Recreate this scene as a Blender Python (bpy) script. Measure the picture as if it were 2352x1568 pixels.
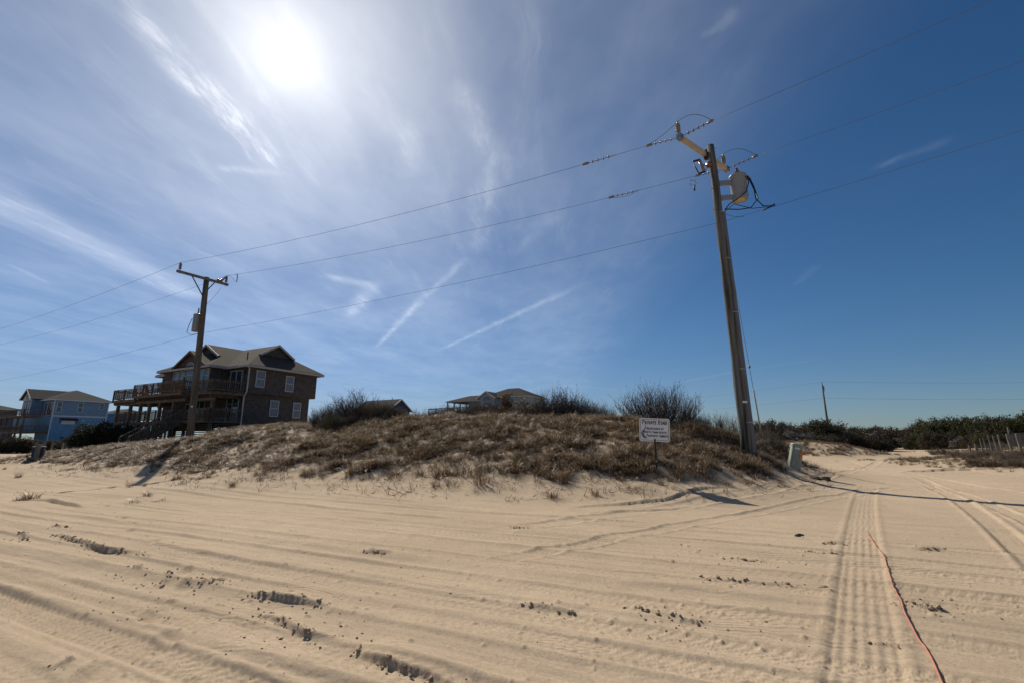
import bpy, bmesh, math, random
import numpy as np
from mathutils import Vector, Matrix, Euler

for o in list(bpy.data.objects): bpy.data.objects.remove(o)
SC = bpy.context.scene
COL = SC.collection
R = math.radians

# ------------------------------------------------------------------ camera
CAM_H, PITCH, FPX = 1.40, R(12.0), 1045.0          # 16 mm lens on a 36 mm sensor
cam_d = bpy.data.cameras.new('camera'); cam = bpy.data.objects.new('camera', cam_d); COL.objects.link(cam)
cam.location = (0, 0, CAM_H); cam.rotation_euler = (R(90) + PITCH, 0, 0)
cam_d.sensor_width = 36; cam_d.lens = 16.0; cam_d.clip_end = 12000; cam_d.clip_start = 0.05
SC.camera = cam
cP, sP = math.cos(PITCH), math.sin(PITCH)
def ray(dx, dy):                                    # direction through a point of the 2352 x 1568 survey picture
    a, b = dx - 1176.0, 784.0 - dy
    return Vector((a, FPX*cP - b*sP, FPX*sP + b*cP))
def at(dx, dy, Y):                                  # the survey point at ground distance Y
    r = ray(dx, dy); k = Y / r.y
    return Vector((r.x*k, Y, CAM_H + r.z*k))
def flat(dx, dy, z=0.0):
    r = ray(dx, dy); k = (z - CAM_H) / r.z
    return Vector((r.x*k, r.y*k, z))

# ------------------------------------------------------------------ light and sky
SUN_EL, SUN_AZ = R(39.7), R(-30.2)
SUN = Vector((math.sin(SUN_AZ)*math.cos(SUN_EL), math.cos(SUN_AZ)*math.cos(SUN_EL), math.sin(SUN_EL)))
sd = bpy.data.lights.new('sun', 'SUN'); sd.energy = 5.0; sd.angle = R(0.55); sd.color = (1.0, 0.93, 0.82)
so = bpy.data.objects.new('sun', sd); COL.objects.link(so)
so.rotation_euler = SUN.to_track_quat('Z', 'Y').to_euler(); so.location = SUN*60
SC.view_settings.view_transform = 'Standard'; SC.view_settings.look = 'None'
SC.view_settings.exposure = 0.08; SC.view_settings.gamma = 1.0; SC.view_settings.use_curve_mapping = False
SC.render.resolution_x, SC.render.resolution_y = 1024, 682
SC.render.engine = 'CYCLES'

class NT:
    """small node-graph writer"""
    def __init__(s, tree): s.t = tree; s.n = tree.nodes; s.l = tree.links
    def node(s, typ, **kw):
        nd = s.n.new(typ)
        for k, v in kw.items(): setattr(nd, k, v)
        return nd
    def put(s, sock, v):
        if hasattr(v, 'links') or isinstance(v, bpy.types.NodeSocket): s.l.new(v, sock)
        else: sock.default_value = v
    def m(s, op, a, b=None, c=None):
        nd = s.n.new('ShaderNodeMath'); nd.operation = op
        for i, v in enumerate((a, b, c)):
            if v is not None: s.put(nd.inputs[i], v)
        return nd.outputs[0]
    def vm(s, op, a, b=None):
        nd = s.n.new('ShaderNodeVectorMath'); nd.operation = op
        s.put(nd.inputs[0], a)
        if b is not None: s.put(nd.inputs[1], b)
        return nd.outputs['Value'] if op in ('DOT_PRODUCT', 'LENGTH') else nd.outputs[0]
    def xyz(s, x, y, z=0.0):
        nd = s.n.new('ShaderNodeCombineXYZ')
        for i, v in enumerate((x, y, z)): s.put(nd.inputs[i], v)
        return nd.outputs[0]
    def sep(s, v):
        nd = s.n.new('ShaderNodeSeparateXYZ'); s.l.new(v, nd.inputs[0]); return nd.outputs
    def ss(s, v, lo, hi, a=0.0, b=1.0):
        nd = s.n.new('ShaderNodeMapRange'); nd.interpolation_type = 'SMOOTHSTEP'
        s.put(nd.inputs[0], v); nd.inputs[1].default_value = lo; nd.inputs[2].default_value = hi
        nd.inputs[3].default_value = a; nd.inputs[4].default_value = b
        return nd.outputs[0]
    def noise(s, vec, scale, detail=4, rough=0.55, dist=0.0, col=False):
        nd = s.n.new('ShaderNodeTexNoise'); s.put(nd.inputs['Vector'], vec)
        nd.inputs['Scale'].default_value = scale; nd.inputs['Detail'].default_value = detail
        nd.inputs['Roughness'].default_value = rough; nd.inputs['Distortion'].default_value = dist
        return nd.outputs['Color' if col else 'Fac']
    def mix(s, f, a, b):
        nd = s.n.new('ShaderNodeMix'); nd.data_type = 'RGBA'; nd.blend_type = 'MIX'
        s.put(nd.inputs[0], f); s.put(nd.inputs[6], a); s.put(nd.inputs[7], b)
        return nd.outputs[2]

world = bpy.data.worlds.new('World'); SC.world = world; world.use_nodes = True
w = NT(world.node_tree); w.n.clear()
sky = w.node('ShaderNodeTexSky'); sky.sky_type = 'NISHITA'; sky.sun_disc = False
sky.sun_elevation = SUN_EL; sky.sun_rotation = SUN_AZ; sky.altitude = 0
sky.air_density = 1.0; sky.dust_density = 0.12; sky.ozone_density = 1.6
tc = w.node('ShaderNodeTexCoord')
dirv = w.vm('NORMALIZE', tc.outputs['Generated'])
X, Y, Z = w.sep(dirv)
zc = w.m('MAXIMUM', Z, 0.02)
px, py = w.m('DIVIDE', X, zc), w.m('DIVIDE', Y, zc)          # place on the high cloud sheet, in units of its height
P2 = w.xyz(px, py)
ang = w.m('MULTIPLY', w.m('ARCCOSINE', w.m('MINIMUM', w.vm('DOT_PRODUCT', dirv, tuple(SUN)), 0.99999)), 57.2958)
def expo(v, k): return w.m('EXPONENT', w.m('MULTIPLY', v, -1.0/k))
glow = w.m('ADD', w.m('MULTIPLY', expo(ang, 3.0), 1.5), w.m('ADD', w.m('MULTIPLY', expo(ang, 7.5), 5.2), w.m('MULTIPLY', expo(ang, 17.0), 1.5)))
warp = w.noise(P2, 2.2, 3, 0.5, col=True)
P2w = w.vm('ADD', P2, w.vm('MULTIPLY', w.vm('SUBTRACT', warp, (0.5, 0.5, 0.5)), (0.14, 0.14, 0)))
def sheet(rot, sx, sy, scale, lo, hi, detail=5, rough=0.6, off=0.0):
    mp = w.node('ShaderNodeMapping'); w.l.new(P2w, mp.inputs[0])
    mp.inputs['Rotation'].default_value = (0, 0, R(rot)); mp.inputs['Scale'].default_value = (sx, sy, 1); mp.inputs['Location'].default_value = (off, off*0.7, 0)
    return w.ss(w.noise(mp.outputs[0], scale, detail, rough, 0.1), lo, hi)
def pdir(dx, dy):
    r = ray(dx, dy); return (r.x/r.z, r.y/r.z)
veil = sheet(35, 1.0, 0.55, 1.4, 0.26, 0.80)
wisp = sheet(50, 3.2, 0.5, 2.0, 0.47, 0.78, 6, 0.66, 3.1)
fine = sheet(-20, 5.0, 1.1, 2.6, 0.42, 0.75, 6, 0.68, 7.7)
# the veil thins out towards the east (right) side of the sky
thin = w.ss(w.m('ADD', px, w.m('MULTIPLY', py, -0.10)), 0.15, 1.0, 1.0, 0.06)
cl = w.m('MULTIPLY', thin, w.m('ADD', w.m('ADD', w.m('MULTIPLY', veil, 0.38), 0.15), w.m('MULTIPLY', w.m('MULTIPLY', wisp, w.m('ADD', fine, 0.35)), 0.17)))
low = w.ss(Z, 0.0, 0.22, 0.12, 1.0)
def streak(a, b, wa, wb, k, soft=0.25, tex=0.6, skew=0.0):
    """a cirrus streak or contrail between two points of the cloud sheet; wa, wb = half width at its ends"""
    global cl
    A, B = pdir(*a), pdir(*b); dx, dy = B[0]-A[0], B[1]-A[1]; L = math.hypot(dx, dy)
    ux, uy = dx/L, dy/L
    rx, ry, _ = w.sep(w.vm('SUBTRACT', P2w2, (A[0], A[1], 0)))
    t = w.m('DIVIDE', w.m('ADD', w.m('MULTIPLY', rx, ux), w.m('MULTIPLY', ry, uy)), L)
    q = w.m('ADD', w.m('MULTIPLY', rx, -uy), w.m('MULTIPLY', ry, ux))
    wd = w.m('MAXIMUM', w.m('ADD', w.m('MULTIPLY', t, wb-wa), wa), min(wa, wb)*0.5)
    e = w.m('DIVIDE', q, wd)
    if skew: e = w.m('MULTIPLY', e, w.ss(e, -0.6, 0.6, skew, 1.0))
    prof = w.m('EXPONENT', w.m('MULTIPLY', w.m('MULTIPLY', e, e), -1.0))
    cap = w.m('MULTIPLY', w.ss(t, -0.02, soft), w.ss(t, 1.0-soft, 1.04, 1.0, 0.0))
    tx = w.m('ADD', w.m('MULTIPLY', fine, tex), 1.0-tex)
    cl = w.m('ADD', cl, w.m('MULTIPLY', w.m('MULTIPLY', w.m('MULTIPLY', prof, cap), tx), k*1.7))
P2w2 = w.vm('ADD', P2, w.vm('MULTIPLY', w.vm('SUBTRACT', w.noise(P2, 7.0, 4, 0.6, col=True), (0.5, 0.5, 0.5)), (0.06, 0.06, 0)))
streak((270, -60), (470, 230), 0.028, 0.05, 0.42, 0.15, 0.85)
streak((430, 150), (640, 400), 0.05, 0.06, 0.45, 0.2, 0.9)
streak((480, 385), (670, 400), 0.03, 0.02, 0.28, 0.3, 0.8)
streak((-260, 340), (455, 690), 0.17, 0.11, 0.40, 0.12, 0.5)
streak((0, 598), (130, 660), 0.025, 0.02, 0.16)
streak((1050, 170), (1140, 400), 0.035, 0.07, 0.30, 0.25, 0.7)
streak((1140, 330), (1090, 600), 0.07, 0.05, 0.28, 0.3, 0.7)
streak((940, 250), (950, 420), 0.03, 0.05, 0.14, 0.3, 0.6)
streak((735, 630), (875, 662), 0.05, 0.08, 0.36, 0.3, 0.5)
streak((872, 640), (795, 735), 0.09, 0.04, 0.42, 0.3, 0.5)
streak((862, 800), (985, 670), 0.026, 0.036, 0.50, 0.2, 0.6)
streak((975, 685), (1075, 590), 0.02, 0.03, 0.26, 0.25, 0.5)
streak((1180, 590), (1290, 470), 0.03, 0.05, 0.16, 0.3, 0.5)
streak((1000, 808), (1340, 652), 0.030, 0.040, 0.42, 0.18, 0.6)
streak((1540, 882), (1700, 850), 0.05, 0.045, 0.26, 0.15, 0.4)
streak((1690, 852), (1900, 822), 0.045, 0.06, 0.12, 0.3, 0.5)
streak((1605, 92), (1700, 12), 0.010, 0.022, 0.24, 0.25, 0.6)
streak((1990, 396), (2200, 312), 0.020, 0.030, 0.20, 0.3, 0.6)
streak((1820, 660), (1890, 600), 0.03, 0.04, 0.10, 0.3, 0.6)
streak((1250, 880), (1480, 900), 0.10, 0.10, 0.14, 0.3, 0.5)
streak((1440, 905), (1680, 935), 0.16, 0.16, 0.12, 0.3, 0.5)
lit = w.m('ADD', 1.3, w.m('ADD', w.m('MULTIPLY', expo(ang, 24.0), 9.0), w.m('MULTIPLY', expo(ang, 9.0), 2.0)))
cloud_e = w.m('MULTIPLY', w.m('MULTIPLY', cl, low), lit)
tot = w.m('ADD', w.m('MULTIPLY', glow, low), cloud_e)
sr, sg, sb = w.sep(w.vm('MULTIPLY', sky.outputs[0], (0.085, 0.085, 0.085)))
# deep, dry winter air: a little steeper in red than the standard atmosphere
sr = w.m('DIVIDE', w.m('POWER', sr, 1.5), w.m('ADD', 1.0, w.m('MULTIPLY', w.m('MULTIPLY', sr, sr), 0.95)))
sg = w.m('DIVIDE', w.m('POWER', sg, 1.12), w.m('ADD', 1.0, w.m('MULTIPLY', w.m('MULTIPLY', sg, sg), 0.30)))
skyc = w.xyz(w.m('MULTIPLY', sr, 0.64/0.085), w.m('MULTIPLY', sg, 0.575/0.085), w.m('MULTIPLY', sb, 0.68/0.085))
addc = w.vm('ADD', skyc, w.vm('MULTIPLY', w.xyz(tot, tot, tot), (1.0, 0.94, 0.82)))
world.cycles.sampling_method = 'MANUAL'; world.cycles.sample_map_resolution = 512
SC.cycles.max_bounces = 6; SC.cycles.diffuse_bounces = 3; SC.cycles.transparent_max_bounces = 8
bg = w.node('ShaderNodeBackground'); bg.inputs['Strength'].default_value = 0.085
w.l.new(addc, bg.inputs['Color'])
wo = w.node('ShaderNodeOutputWorld'); w.l.new(bg.outputs[0], wo.inputs[0])

# ------------------------------------------------------------------ helpers
def tag(o, label=None, cat=None, group=None, kind=None):
    if label: o['label'] = label
    if cat: o['category'] = cat
    if group: o['group'] = group
    if kind: o['kind'] = kind
    return o
def empty(name, loc=(0, 0, 0), rz=0.0, label=None, cat=None, group=None):
    o = bpy.data.objects.new(name, None); COL.objects.link(o)
    o.location = loc; o.rotation_euler = (0, 0, rz); o.empty_display_size = 0.2
    return tag(o, label, cat, group)
class MB:
    def __init__(s): s.v = []; s.f = []; s.mi = []; s.cur = 0
    def add(s, vs, fs):
        k = len(s.v); s.v.extend([tuple(v) for v in vs]); s.f.extend([tuple(i+k for i in f) for f in fs]); s.mi.extend([s.cur]*len(fs)); return s
    def box(s, x0, y0, z0, x1, y1, z1):
        x0, x1 = sorted((x0, x1)); y0, y1 = sorted((y0, y1)); z0, z1 = sorted((z0, z1))
        return s.add([(x0,y0,z0),(x1,y0,z0),(x1,y1,z0),(x0,y1,z0),(x0,y0,z1),(x1,y0,z1),(x1,y1,z1),(x0,y1,z1)],
                     [(3,2,1,0),(4,5,6,7),(0,1,5,4),(1,2,6,5),(2,3,7,6),(3,0,4,7)])
    def beam(s, p0, p1, w, h, up=(0, 0, 1)):
        p0, p1 = Vector(p0), Vector(p1); d = (p1-p0).normalized(); u = Vector(up)
        sd_ = d.cross(u); sd_ = sd_.normalized() if sd_.length > 1e-6 else d.orthogonal().normalized(); u = sd_.cross(d).normalized()
        a, b = sd_*(w/2), u*(h/2)
        vs = [p0-a-b, p0+a-b, p0+a+b, p0-a+b, p1-a-b, p1+a-b, p1+a+b, p1-a+b]
        return s.add(vs, [(0,1,2,3),(7,6,5,4),(0,4,5,1),(1,5,6,2),(2,6,7,3),(3,7,4,0)])
    def tube(s, pts, rads, n=8, cap=True):
        pts = [Vector(p) for p in pts]; k = len(s.v); m = len(pts)
        if not hasattr(rads, '__len__'): rads = [rads]*m
        prev = None
        for i, p in enumerate(pts):
            d = (pts[min(i+1, m-1)]-pts[max(i-1, 0)])
            d = d.normalized() if d.length > 1e-9 else Vector((0, 0, 1))
            if prev is None: a = d.orthogonal().normalized()
            else:
                a = prev - d*prev.dot(d); a = a.normalized() if a.length > 1e-6 else d.orthogonal().normalized()
            prev = a; b = d.cross(a)
            for j in range(n):
                t = 2*math.pi*j/n; q = p + (a*math.cos(t)+b*math.sin(t))*rads[i]; s.v.append((q.x, q.y, q.z))
        nf = 0
        for i in range(m-1):
            for j in range(n):
                j2 = (j+1) % n; s.f.append((k+i*n+j, k+i*n+j2, k+(i+1)*n+j2, k+(i+1)*n+j)); nf += 1
        if cap:
            s.f.append(tuple(k+j for j in reversed(range(n)))); s.f.append(tuple(k+(m-1)*n+j for j in range(n))); nf += 2
        s.mi.extend([s.cur]*nf); return s
    def lathe(s, base, axis, prof, n=14):                 # prof: (height, radius)
        base = Vector(base); ax = Vector(axis).normalized()
        a = ax.orthogonal().normalized(); b = ax.cross(a); k = len(s.v); m = len(prof)
        for h, r in prof:
            for j in range(n):
                t = 2*math.pi*j/n; q = base+ax*h+(a*math.cos(t)+b*math.sin(t))*r; s.v.append((q.x, q.y, q.z))
        nf = 0
        for i in range(m-1):
            for j in range(n):
                j2 = (j+1) % n; s.f.append((k+i*n+j, k+i*n+j2, k+(i+1)*n+j2, k+(i+1)*n+j)); nf += 1
        s.f.append(tuple(k+j for j in reversed(range(n)))); s.f.append(tuple(k+(m-1)*n+j for j in range(n))); nf += 2
        s.mi.extend([s.cur]*nf); return s
    def slab(s, poly, th):                                # polygon with thickness th below it (vertical)
        n = len(poly); p = [Vector(q) for q in poly]; lo = [q-Vector((0, 0, th)) for q in p]
        fs = [tuple(range(n)), tuple(reversed(range(n, 2*n)))]
        for i in range(n): j = (i+1) % n; fs.append((i, i+n, j+n, j))
        return s.add(p+lo, fs)
    def prism(s, poly, off):                              # polygon extruded along a vector
        n = len(poly); p = [Vector(q) for q in poly]; o = Vector(off); lo = [q+o for q in p]
        fs = [tuple(range(n)), tuple(reversed(range(n, 2*n)))]
        for i in range(n): j = (i+1) % n; fs.append((i, i+n, j+n, j))
        return s.add(p+lo, fs)
    def mesh(s, name, mats, smooth=False):
        me = bpy.data.meshes.new(name); me.from_pydata(s.v, [], s.f); me.update()
        for mm in (mats if isinstance(mats, (list, tuple)) else [mats]): me.materials.append(mm)
        if any(s.mi): me.polygons.foreach_set('material_index', s.mi)
        bm = bmesh.new(); bm.from_mesh(me); bmesh.ops.recalc_face_normals(bm, faces=bm.faces); bm.to_mesh(me); bm.free()
        if smooth: me.polygons.foreach_set('use_smooth', [True]*len(me.polygons))
        return me
    def build(s, name, mats, parent=None, smooth=False):
        return link(name, s.mesh(name, mats, smooth), parent)
def link(name, me, parent=None):
    o = bpy.data.objects.new(name, me); COL.objects.link(o)
    if parent is not None: o.parent = parent
    return o

# ------------------------------------------------------------------ materials
def mat(name, base, rough=0.8, var=0.25, scale=6.0, stretch=(1, 1, 1), bump=0.0, bscale=None, metallic=0.0, spec=0.3, col2=None, coord='Object', objrand=0.0):
    m = bpy.data.materials.new(name); m.use_nodes = True; t = NT(m.node_tree); t.n.clear()
    out = t.node('ShaderNodeOutputMaterial'); p = t.node('ShaderNodeBsdfPrincipled'); t.l.new(p.outputs[0], out.inputs[0])
    p.inputs['Roughness'].default_value = rough; p.inputs['Metallic'].default_value = metallic; p.inputs['Specular IOR Level'].default_value = spec
    tcn = t.node('ShaderNodeTexCoord'); v = t.vm('MULTIPLY', tcn.outputs[coord], tuple(stretch))
    n = t.noise(v, scale, 5, 0.6)
    b = Vector(base); lo = tuple(b*(1-var))+(1,); hi = tuple(b*(1+var))+(1,) if col2 is None else tuple(col2)+(1,)
    f = t.ss(n, 0.3, 0.7)
    c = t.mix(f, lo, hi)
    if objrand:
        oi = t.node('ShaderNodeObjectInfo'); k = t.m('ADD', t.m('MULTIPLY', oi.outputs['Random'], objrand), 1-objrand*0.5)
        c = t.vm('MULTIPLY', c, t.xyz(k, k, k))
    t.put(p.inputs['Base Color'], c)
    if bump:
        bn = t.node('ShaderNodeBump'); bn.inputs['Strength'].default_value = 1.0; bn.inputs['Distance'].default_value = bump
        t.l.new(t.noise(v, bscale or scale*3, 5, 0.65), bn.inputs['Height']); t.l.new(bn.outputs[0], p.inputs['Normal'])
    m['p'] = p.name
    return m
def siding(name, base, kind, rough=0.75):
    """wall cladding: shingle courses, laps or battens, as fine relief and tone"""
    m = bpy.data.materials.new(name); m.use_nodes = True; t = NT(m.node_tree); t.n.clear()
    out = t.node('ShaderNodeOutputMaterial'); p = t.node('ShaderNodeBsdfPrincipled'); t.l.new(p.outputs[0], out.inputs[0])
    p.inputs['Roughness'].default_value = rough; p.inputs['Specular IOR Level'].default_value = 0.02 if kind == 'roof' else 0.2
    tcn = t.node('ShaderNodeTexCoord'); x, y, z = t.sep(tcn.outputs['Object'])
    a = t.m('ADD', x, y); uv = t.xyz(a, z)
    b = Vector(base)
    if kind == 'shingle':
        bt = t.node('ShaderNodeTexBrick'); t.l.new(uv, bt.inputs['Vector']); bt.inputs['Scale'].default_value = 1.0
        bt.inputs['Brick Width'].default_value = 0.19; bt.inputs['Row Height'].default_value = 0.15; bt.inputs['Mortar Size'].default_value = 0.008
        bt.inputs['Color1'].default_value = tuple(b*0.6)+(1,); bt.inputs['Color2'].default_value = tuple(b*1.45)+(1,); bt.inputs['Mortar'].default_value = tuple(b*0.4)+(1,)
        n = t.noise(uv, 0.9, 4); c = t.mix(t.ss(n, 0.3, 0.7, 0.0, 0.5), bt.outputs['Color'], tuple(b*1.2)+(1,)); hgt = bt.outputs['Fac']; dist = -0.02
    elif kind == 'lap':
        fr = t.m('FRACT', t.m('DIVIDE', z, 0.18)); hgt = t.m('SUBTRACT', 1.0, fr); dist = 0.03
        n = t.noise(uv, 1.4, 4); c = t.mix(t.ss(n, 0.3, 0.7), tuple(b*0.9)+(1,), tuple(b*1.1)+(1,))
    elif kind == 'batten':
        fr = t.m('FRACT', t.m('DIVIDE', a, 0.42)); hgt = t.m('GREATER_THAN', fr, 0.86); dist = 0.03
        n = t.noise(t.vm('MULTIPLY', uv, (3, 0.5, 1)), 1.4, 4); c = t.mix(t.ss(n, 0.3, 0.7), tuple(b*0.86)+(1,), tuple(b*1.1)+(1,))
    else:                                                   # roof shingles in courses
        fr = t.m('FRACT', t.m('DIVIDE', z, 0.085)); hgt = t.m('SUBTRACT', 1.0, fr); dist = 0.015
        n = t.noise(t.vm('MULTIPLY', tcn.outputs['Object'], (3, 3, 9)), 1.6, 6, 0.7); c = t.mix(t.ss(n, 0.3, 0.7), tuple(b*0.72)+(1,), tuple(b*1.3)+(1,))
    t.put(p.inputs['Base Color'], c)
    bn = t.node('ShaderNodeBump'); bn.inputs['Distance'].default_value = dist; t.l.new(hgt, bn.inputs['Height']); t.l.new(bn.outputs[0], p.inputs['Normal'])
    return m
def leafmat(name, c1, c2, trans=0.35, gloss=0.25, rough=0.5):
    m = bpy.data.materials.new(name); m.use_nodes = True; t = NT(m.node_tree); t.n.clear()
    out = t.node('ShaderNodeOutputMaterial')
    oi = t.node('ShaderNodeObjectInfo'); geo = t.node('ShaderNodeNewGeometry')
    n = t.noise(geo.outputs['Position'], 1.7, 3)
    isl = geo.outputs['Random Per Island']
    f = t.m('ADD', t.m('MULTIPLY', oi.outputs['Random'], 0.35), t.m('ADD', t.m('MULTIPLY', t.ss(n, 0.3, 0.7), 0.3), t.m('MULTIPLY', isl, 0.35)))
    c = t.mix(f, tuple(c1)+(1,), tuple(c2)+(1,))
    p = t.node('ShaderNodeBsdfPrincipled'); t.put(p.inputs['Base Color'], c); p.inputs['Roughness'].default_value = rough; p.inputs['Specular IOR Level'].default_value = gloss
    tr = t.node('ShaderNodeBsdfTranslucent'); t.put(tr.inputs['Color'], c)
    mx = t.node('ShaderNodeMixShader'); mx.inputs[0].default_value = trans
    t.l.new(p.outputs[0], mx.inputs[1]); t.l.new(tr.outputs[0], mx.inputs[2]); t.l.new(mx.outputs[0], out.inputs[0])
    return m
def sandmat():
    m = bpy.data.materials.new('sand'); m.use_nodes = True; t = NT(m.node_tree); t.n.clear()
    out = t.node('ShaderNodeOutputMaterial'); p = t.node('ShaderNodeBsdfPrincipled'); t.l.new(p.outputs[0], out.inputs[0])
    p.inputs['Roughness'].default_value = 0.95; p.inputs['Specular IOR Level'].default_value = 0.04
    g = t.node('ShaderNodeNewGeometry'); pos = g.outputs['Position']
    big = t.noise(pos, 0.35, 4, 0.55); mid = t.noise(t.vm('MULTIPLY', pos, (1, 1, 1)), 2.6, 5, 0.6); grain = t.noise(pos, 260, 2, 0.7)
    c = t.mix(t.ss(big, 0.3, 0.7), (0.470, 0.362, 0.244, 1), (0.575, 0.450, 0.308, 1))
    c = t.mix(t.ss(mid, 0.35, 0.7, 0.0, 0.45), c, (0.40, 0.305, 0.212, 1))
    c = t.mix(t.ss(grain, 0.3, 0.75, 0.0, 0.45), c, (0.34, 0.255, 0.175, 1))
    c = t.mix(t.ss(t.noise(pos, 42, 4, 0.8), 0.38, 0.68, 0.0, 0.85), c, (0.35, 0.268, 0.188, 1))
    c = t.mix(t.ss(t.noise(pos, 0.11, 3, 0.6), 0.48, 0.68, 0.0, 0.35), c, (0.36, 0.275, 0.195, 1))
    grit = t.m('MAXIMUM', t.ss(t.noise(pos, 90, 2, 0.5), 0.72, 0.78, 0.0, 0.75), t.ss(t.noise(pos, 34, 2, 0.5), 0.745, 0.775, 0.0, 0.8))
    c = t.mix(grit, c, (0.16, 0.12, 0.09, 1))
    t.put(p.inputs['Base Color'], c)
    # wind ripples and grain as fine relief
    rp = t.vm('ADD', pos, t.vm('MULTIPLY', t.noise(pos, 1.3, 3, 0.5, col=True), (0.5, 0.5, 0.0)))
    rx, ry, rz = t.sep(rp)
    ph = t.m('MULTIPLY', t.m('ADD', t.m('MULTIPLY', rx, 0.30), t.m('MULTIPLY', ry, 0.95)), 6.2832/0.062)
    rip = t.m('MULTIPLY', t.m('SINE', ph), t.ss(t.noise(pos, 0.8, 3), 0.46, 0.66, 0.0, 0.0020))
    h = t.m('ADD', rip, t.m('ADD', t.m('MULTIPLY', t.noise(pos, 14, 4, 0.65), 0.0055), t.m('ADD', t.m('MULTIPLY', t.noise(pos, 48, 4, 0.75), 0.0042), t.m('MULTIPLY', grain, 0.0030))))
    bn = t.node('ShaderNodeBump'); bn.inputs['Distance'].default_value = 1.0; bn.inputs['Strength'].default_value = 0.9
    t.l.new(h, bn.inputs['Height']); t.l.new(bn.outputs[0], p.inputs['Normal'])
    return m
M = {}
M['sand'] = sandmat()
M['pole'] = mat('weathered_pole_wood', (0.122, 0.113, 0.099), 0.9, 0.65, 9, (1, 1, 0.05), 0.022, 20, spec=0.15)
M['pole2'] = mat('brown_pole_wood', (0.135, 0.105, 0.078), 0.9, 0.4, 7, (1, 1, 0.07), 0.012, 22, spec=0.15)
M['arm'] = mat('tan_fibreglass', (0.62, 0.50, 0.33), 0.5, 0.1, 4, (1, 1, 1), 0.002)
M['armwood'] = mat('grey_arm_wood', (0.22, 0.18, 0.15), 0.85, 0.3, 8)
M['tank'] = mat('grey_tank_paint', (0.25, 0.262, 0.285), 0.4, 0.06, 2.0, spec=0.4)
M['galv'] = mat('galvanised_steel', (0.33, 0.33, 0.34), 0.45, 0.15, 12, metallic=0.7)
M['conduit'] = mat('grey_conduit', (0.16, 0.17, 0.19), 0.55, 0.1, 3)
M['porcelain'] = mat('grey_porcelain', (0.22, 0.17, 0.14), 0.3, 0.1, 5, spec=0.5)
M['brownporc'] = mat('brown_porcelain', (0.20, 0.075, 0.05), 0.25, 0.1, 5, spec=0.5)
M['wire'] = mat('aluminium_conductor', (0.14, 0.14, 0.15), 0.6, 0.1, 5)
M['rubber'] = mat('black_cable', (0.02, 0.02, 0.022), 0.5, 0.1, 5)
M['guard'] = mat('pale_guy_guard', (0.55, 0.55, 0.52), 0.5, 0.1, 3)
M['signw'] = mat('white_sign_face', (0.74, 0.74, 0.76), 0.45, 0.05, 6, spec=0.4)
M['ink'] = mat('black_sign_ink', (0.012, 0.012, 0.014), 0.5, 0.1, 6)
M['steel'] = mat('dark_steel_post', (0.035, 0.028, 0.024), 0.6, 0.3, 14)
M['ped'] = mat('sage_green_plastic', (0.29, 0.32, 0.25), 0.5, 0.08, 3, spec=0.35)
M['sticker'] = mat('orange_sticker', (0.75, 0.20, 0.05), 0.5, 0.1, 9)
M['white'] = mat('white_trim_paint', (0.46, 0.455, 0.45), 0.55, 0.08, 2)
M['taupe'] = mat('dull_eave_paint', (0.36, 0.345, 0.33), 0.6, 0.08, 2)
M['glass'] = mat('window_glass', (0.03, 0.045, 0.06), 0.06, 0.2, 0.8, spec=0.8)
M['blind'] = mat('window_blind', (0.13, 0.155, 0.19), 0.25, 0.1, 2, spec=0.6)
M['shingle'] = siding('cedar_shingle_wall', (0.088, 0.074, 0.069), 'shingle')
M['roof'] = siding('asphalt_roof', (0.088, 0.072, 0.057), 'roof', 0.9)
M['roof2'] = siding('grey_asphalt_roof', (0.068, 0.063, 0.060), 'roof', 0.9)
M['roof3'] = siding('olive_asphalt_roof', (0.048, 0.044, 0.036), 'roof', 0.9)
M['bluelap'] = siding('blue_lap_siding', (0.15, 0.25, 0.38), 'lap')
M['bluebat'] = siding('blue_batten_siding', (0.11, 0.25, 0.42), 'batten')
M['navy'] = siding('navy_siding', (0.05, 0.075, 0.14), 'lap')
M['pale'] = siding('pale_blue_siding', (0.26, 0.33, 0.37), 'batten')
M['deck'] = mat('brown_deck_wood', (0.122, 0.088, 0.060), 0.85, 0.35, 3, (1, 1, 1), 0.004)
M['shadew'] = mat('shaded_lattice_wood', (0.10, 0.075, 0.055), 0.9, 0.3, 3)  # lattice wood with the shade under the porch put into its colour
M['bluetrim'] = mat('pale_blue_trim', (0.42, 0.50, 0.60), 0.6, 0.06, 2)
M['awning'] = mat('dark_awning_metal', (0.03, 0.022, 0.022), 0.6, 0.2, 3)
M['orange'] = mat('orange_chair_paint', (0.40, 0.10, 0.035), 0.6, 0.2, 3)
M['cable'] = mat('orange_cable', (0.50, 0.19, 0.11), 0.45, 0.12, 25)
M['fence'] = mat('silvery_fence_wood', (0.17, 0.152, 0.135), 0.9, 0.3, 5, (1, 1, 0.3), objrand=0.5)
M['binblue'] = mat('dark_bin_plastic', (0.035, 0.045, 0.07), 0.5, 0.15, 3)
M['stone'] = mat('dark_lump', (0.085, 0.07, 0.055), 0.95, 0.3, 20)
M['twig'] = leafmat('bare_twig', (0.055, 0.043, 0.036), (0.125, 0.10, 0.082), 0.0, 0.25, 0.6)
M['dryleaf'] = leafmat('dry_shrub_leaf', (0.07, 0.05, 0.03), (0.16, 0.115, 0.065), 0.3, 0.3)
M['straw'] = leafmat('dry_dune_grass', (0.072, 0.046, 0.026), (0.172, 0.112, 0.060), 0.36, 0.35, 0.45)
M['straw2'] = leafmat('pale_heads_and_glints', (0.26, 0.19, 0.12), (0.42, 0.33, 0.22), 0.4, 0.5, 0.35)  # pale blades and seed heads; the pale tips double as painted glints
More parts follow.
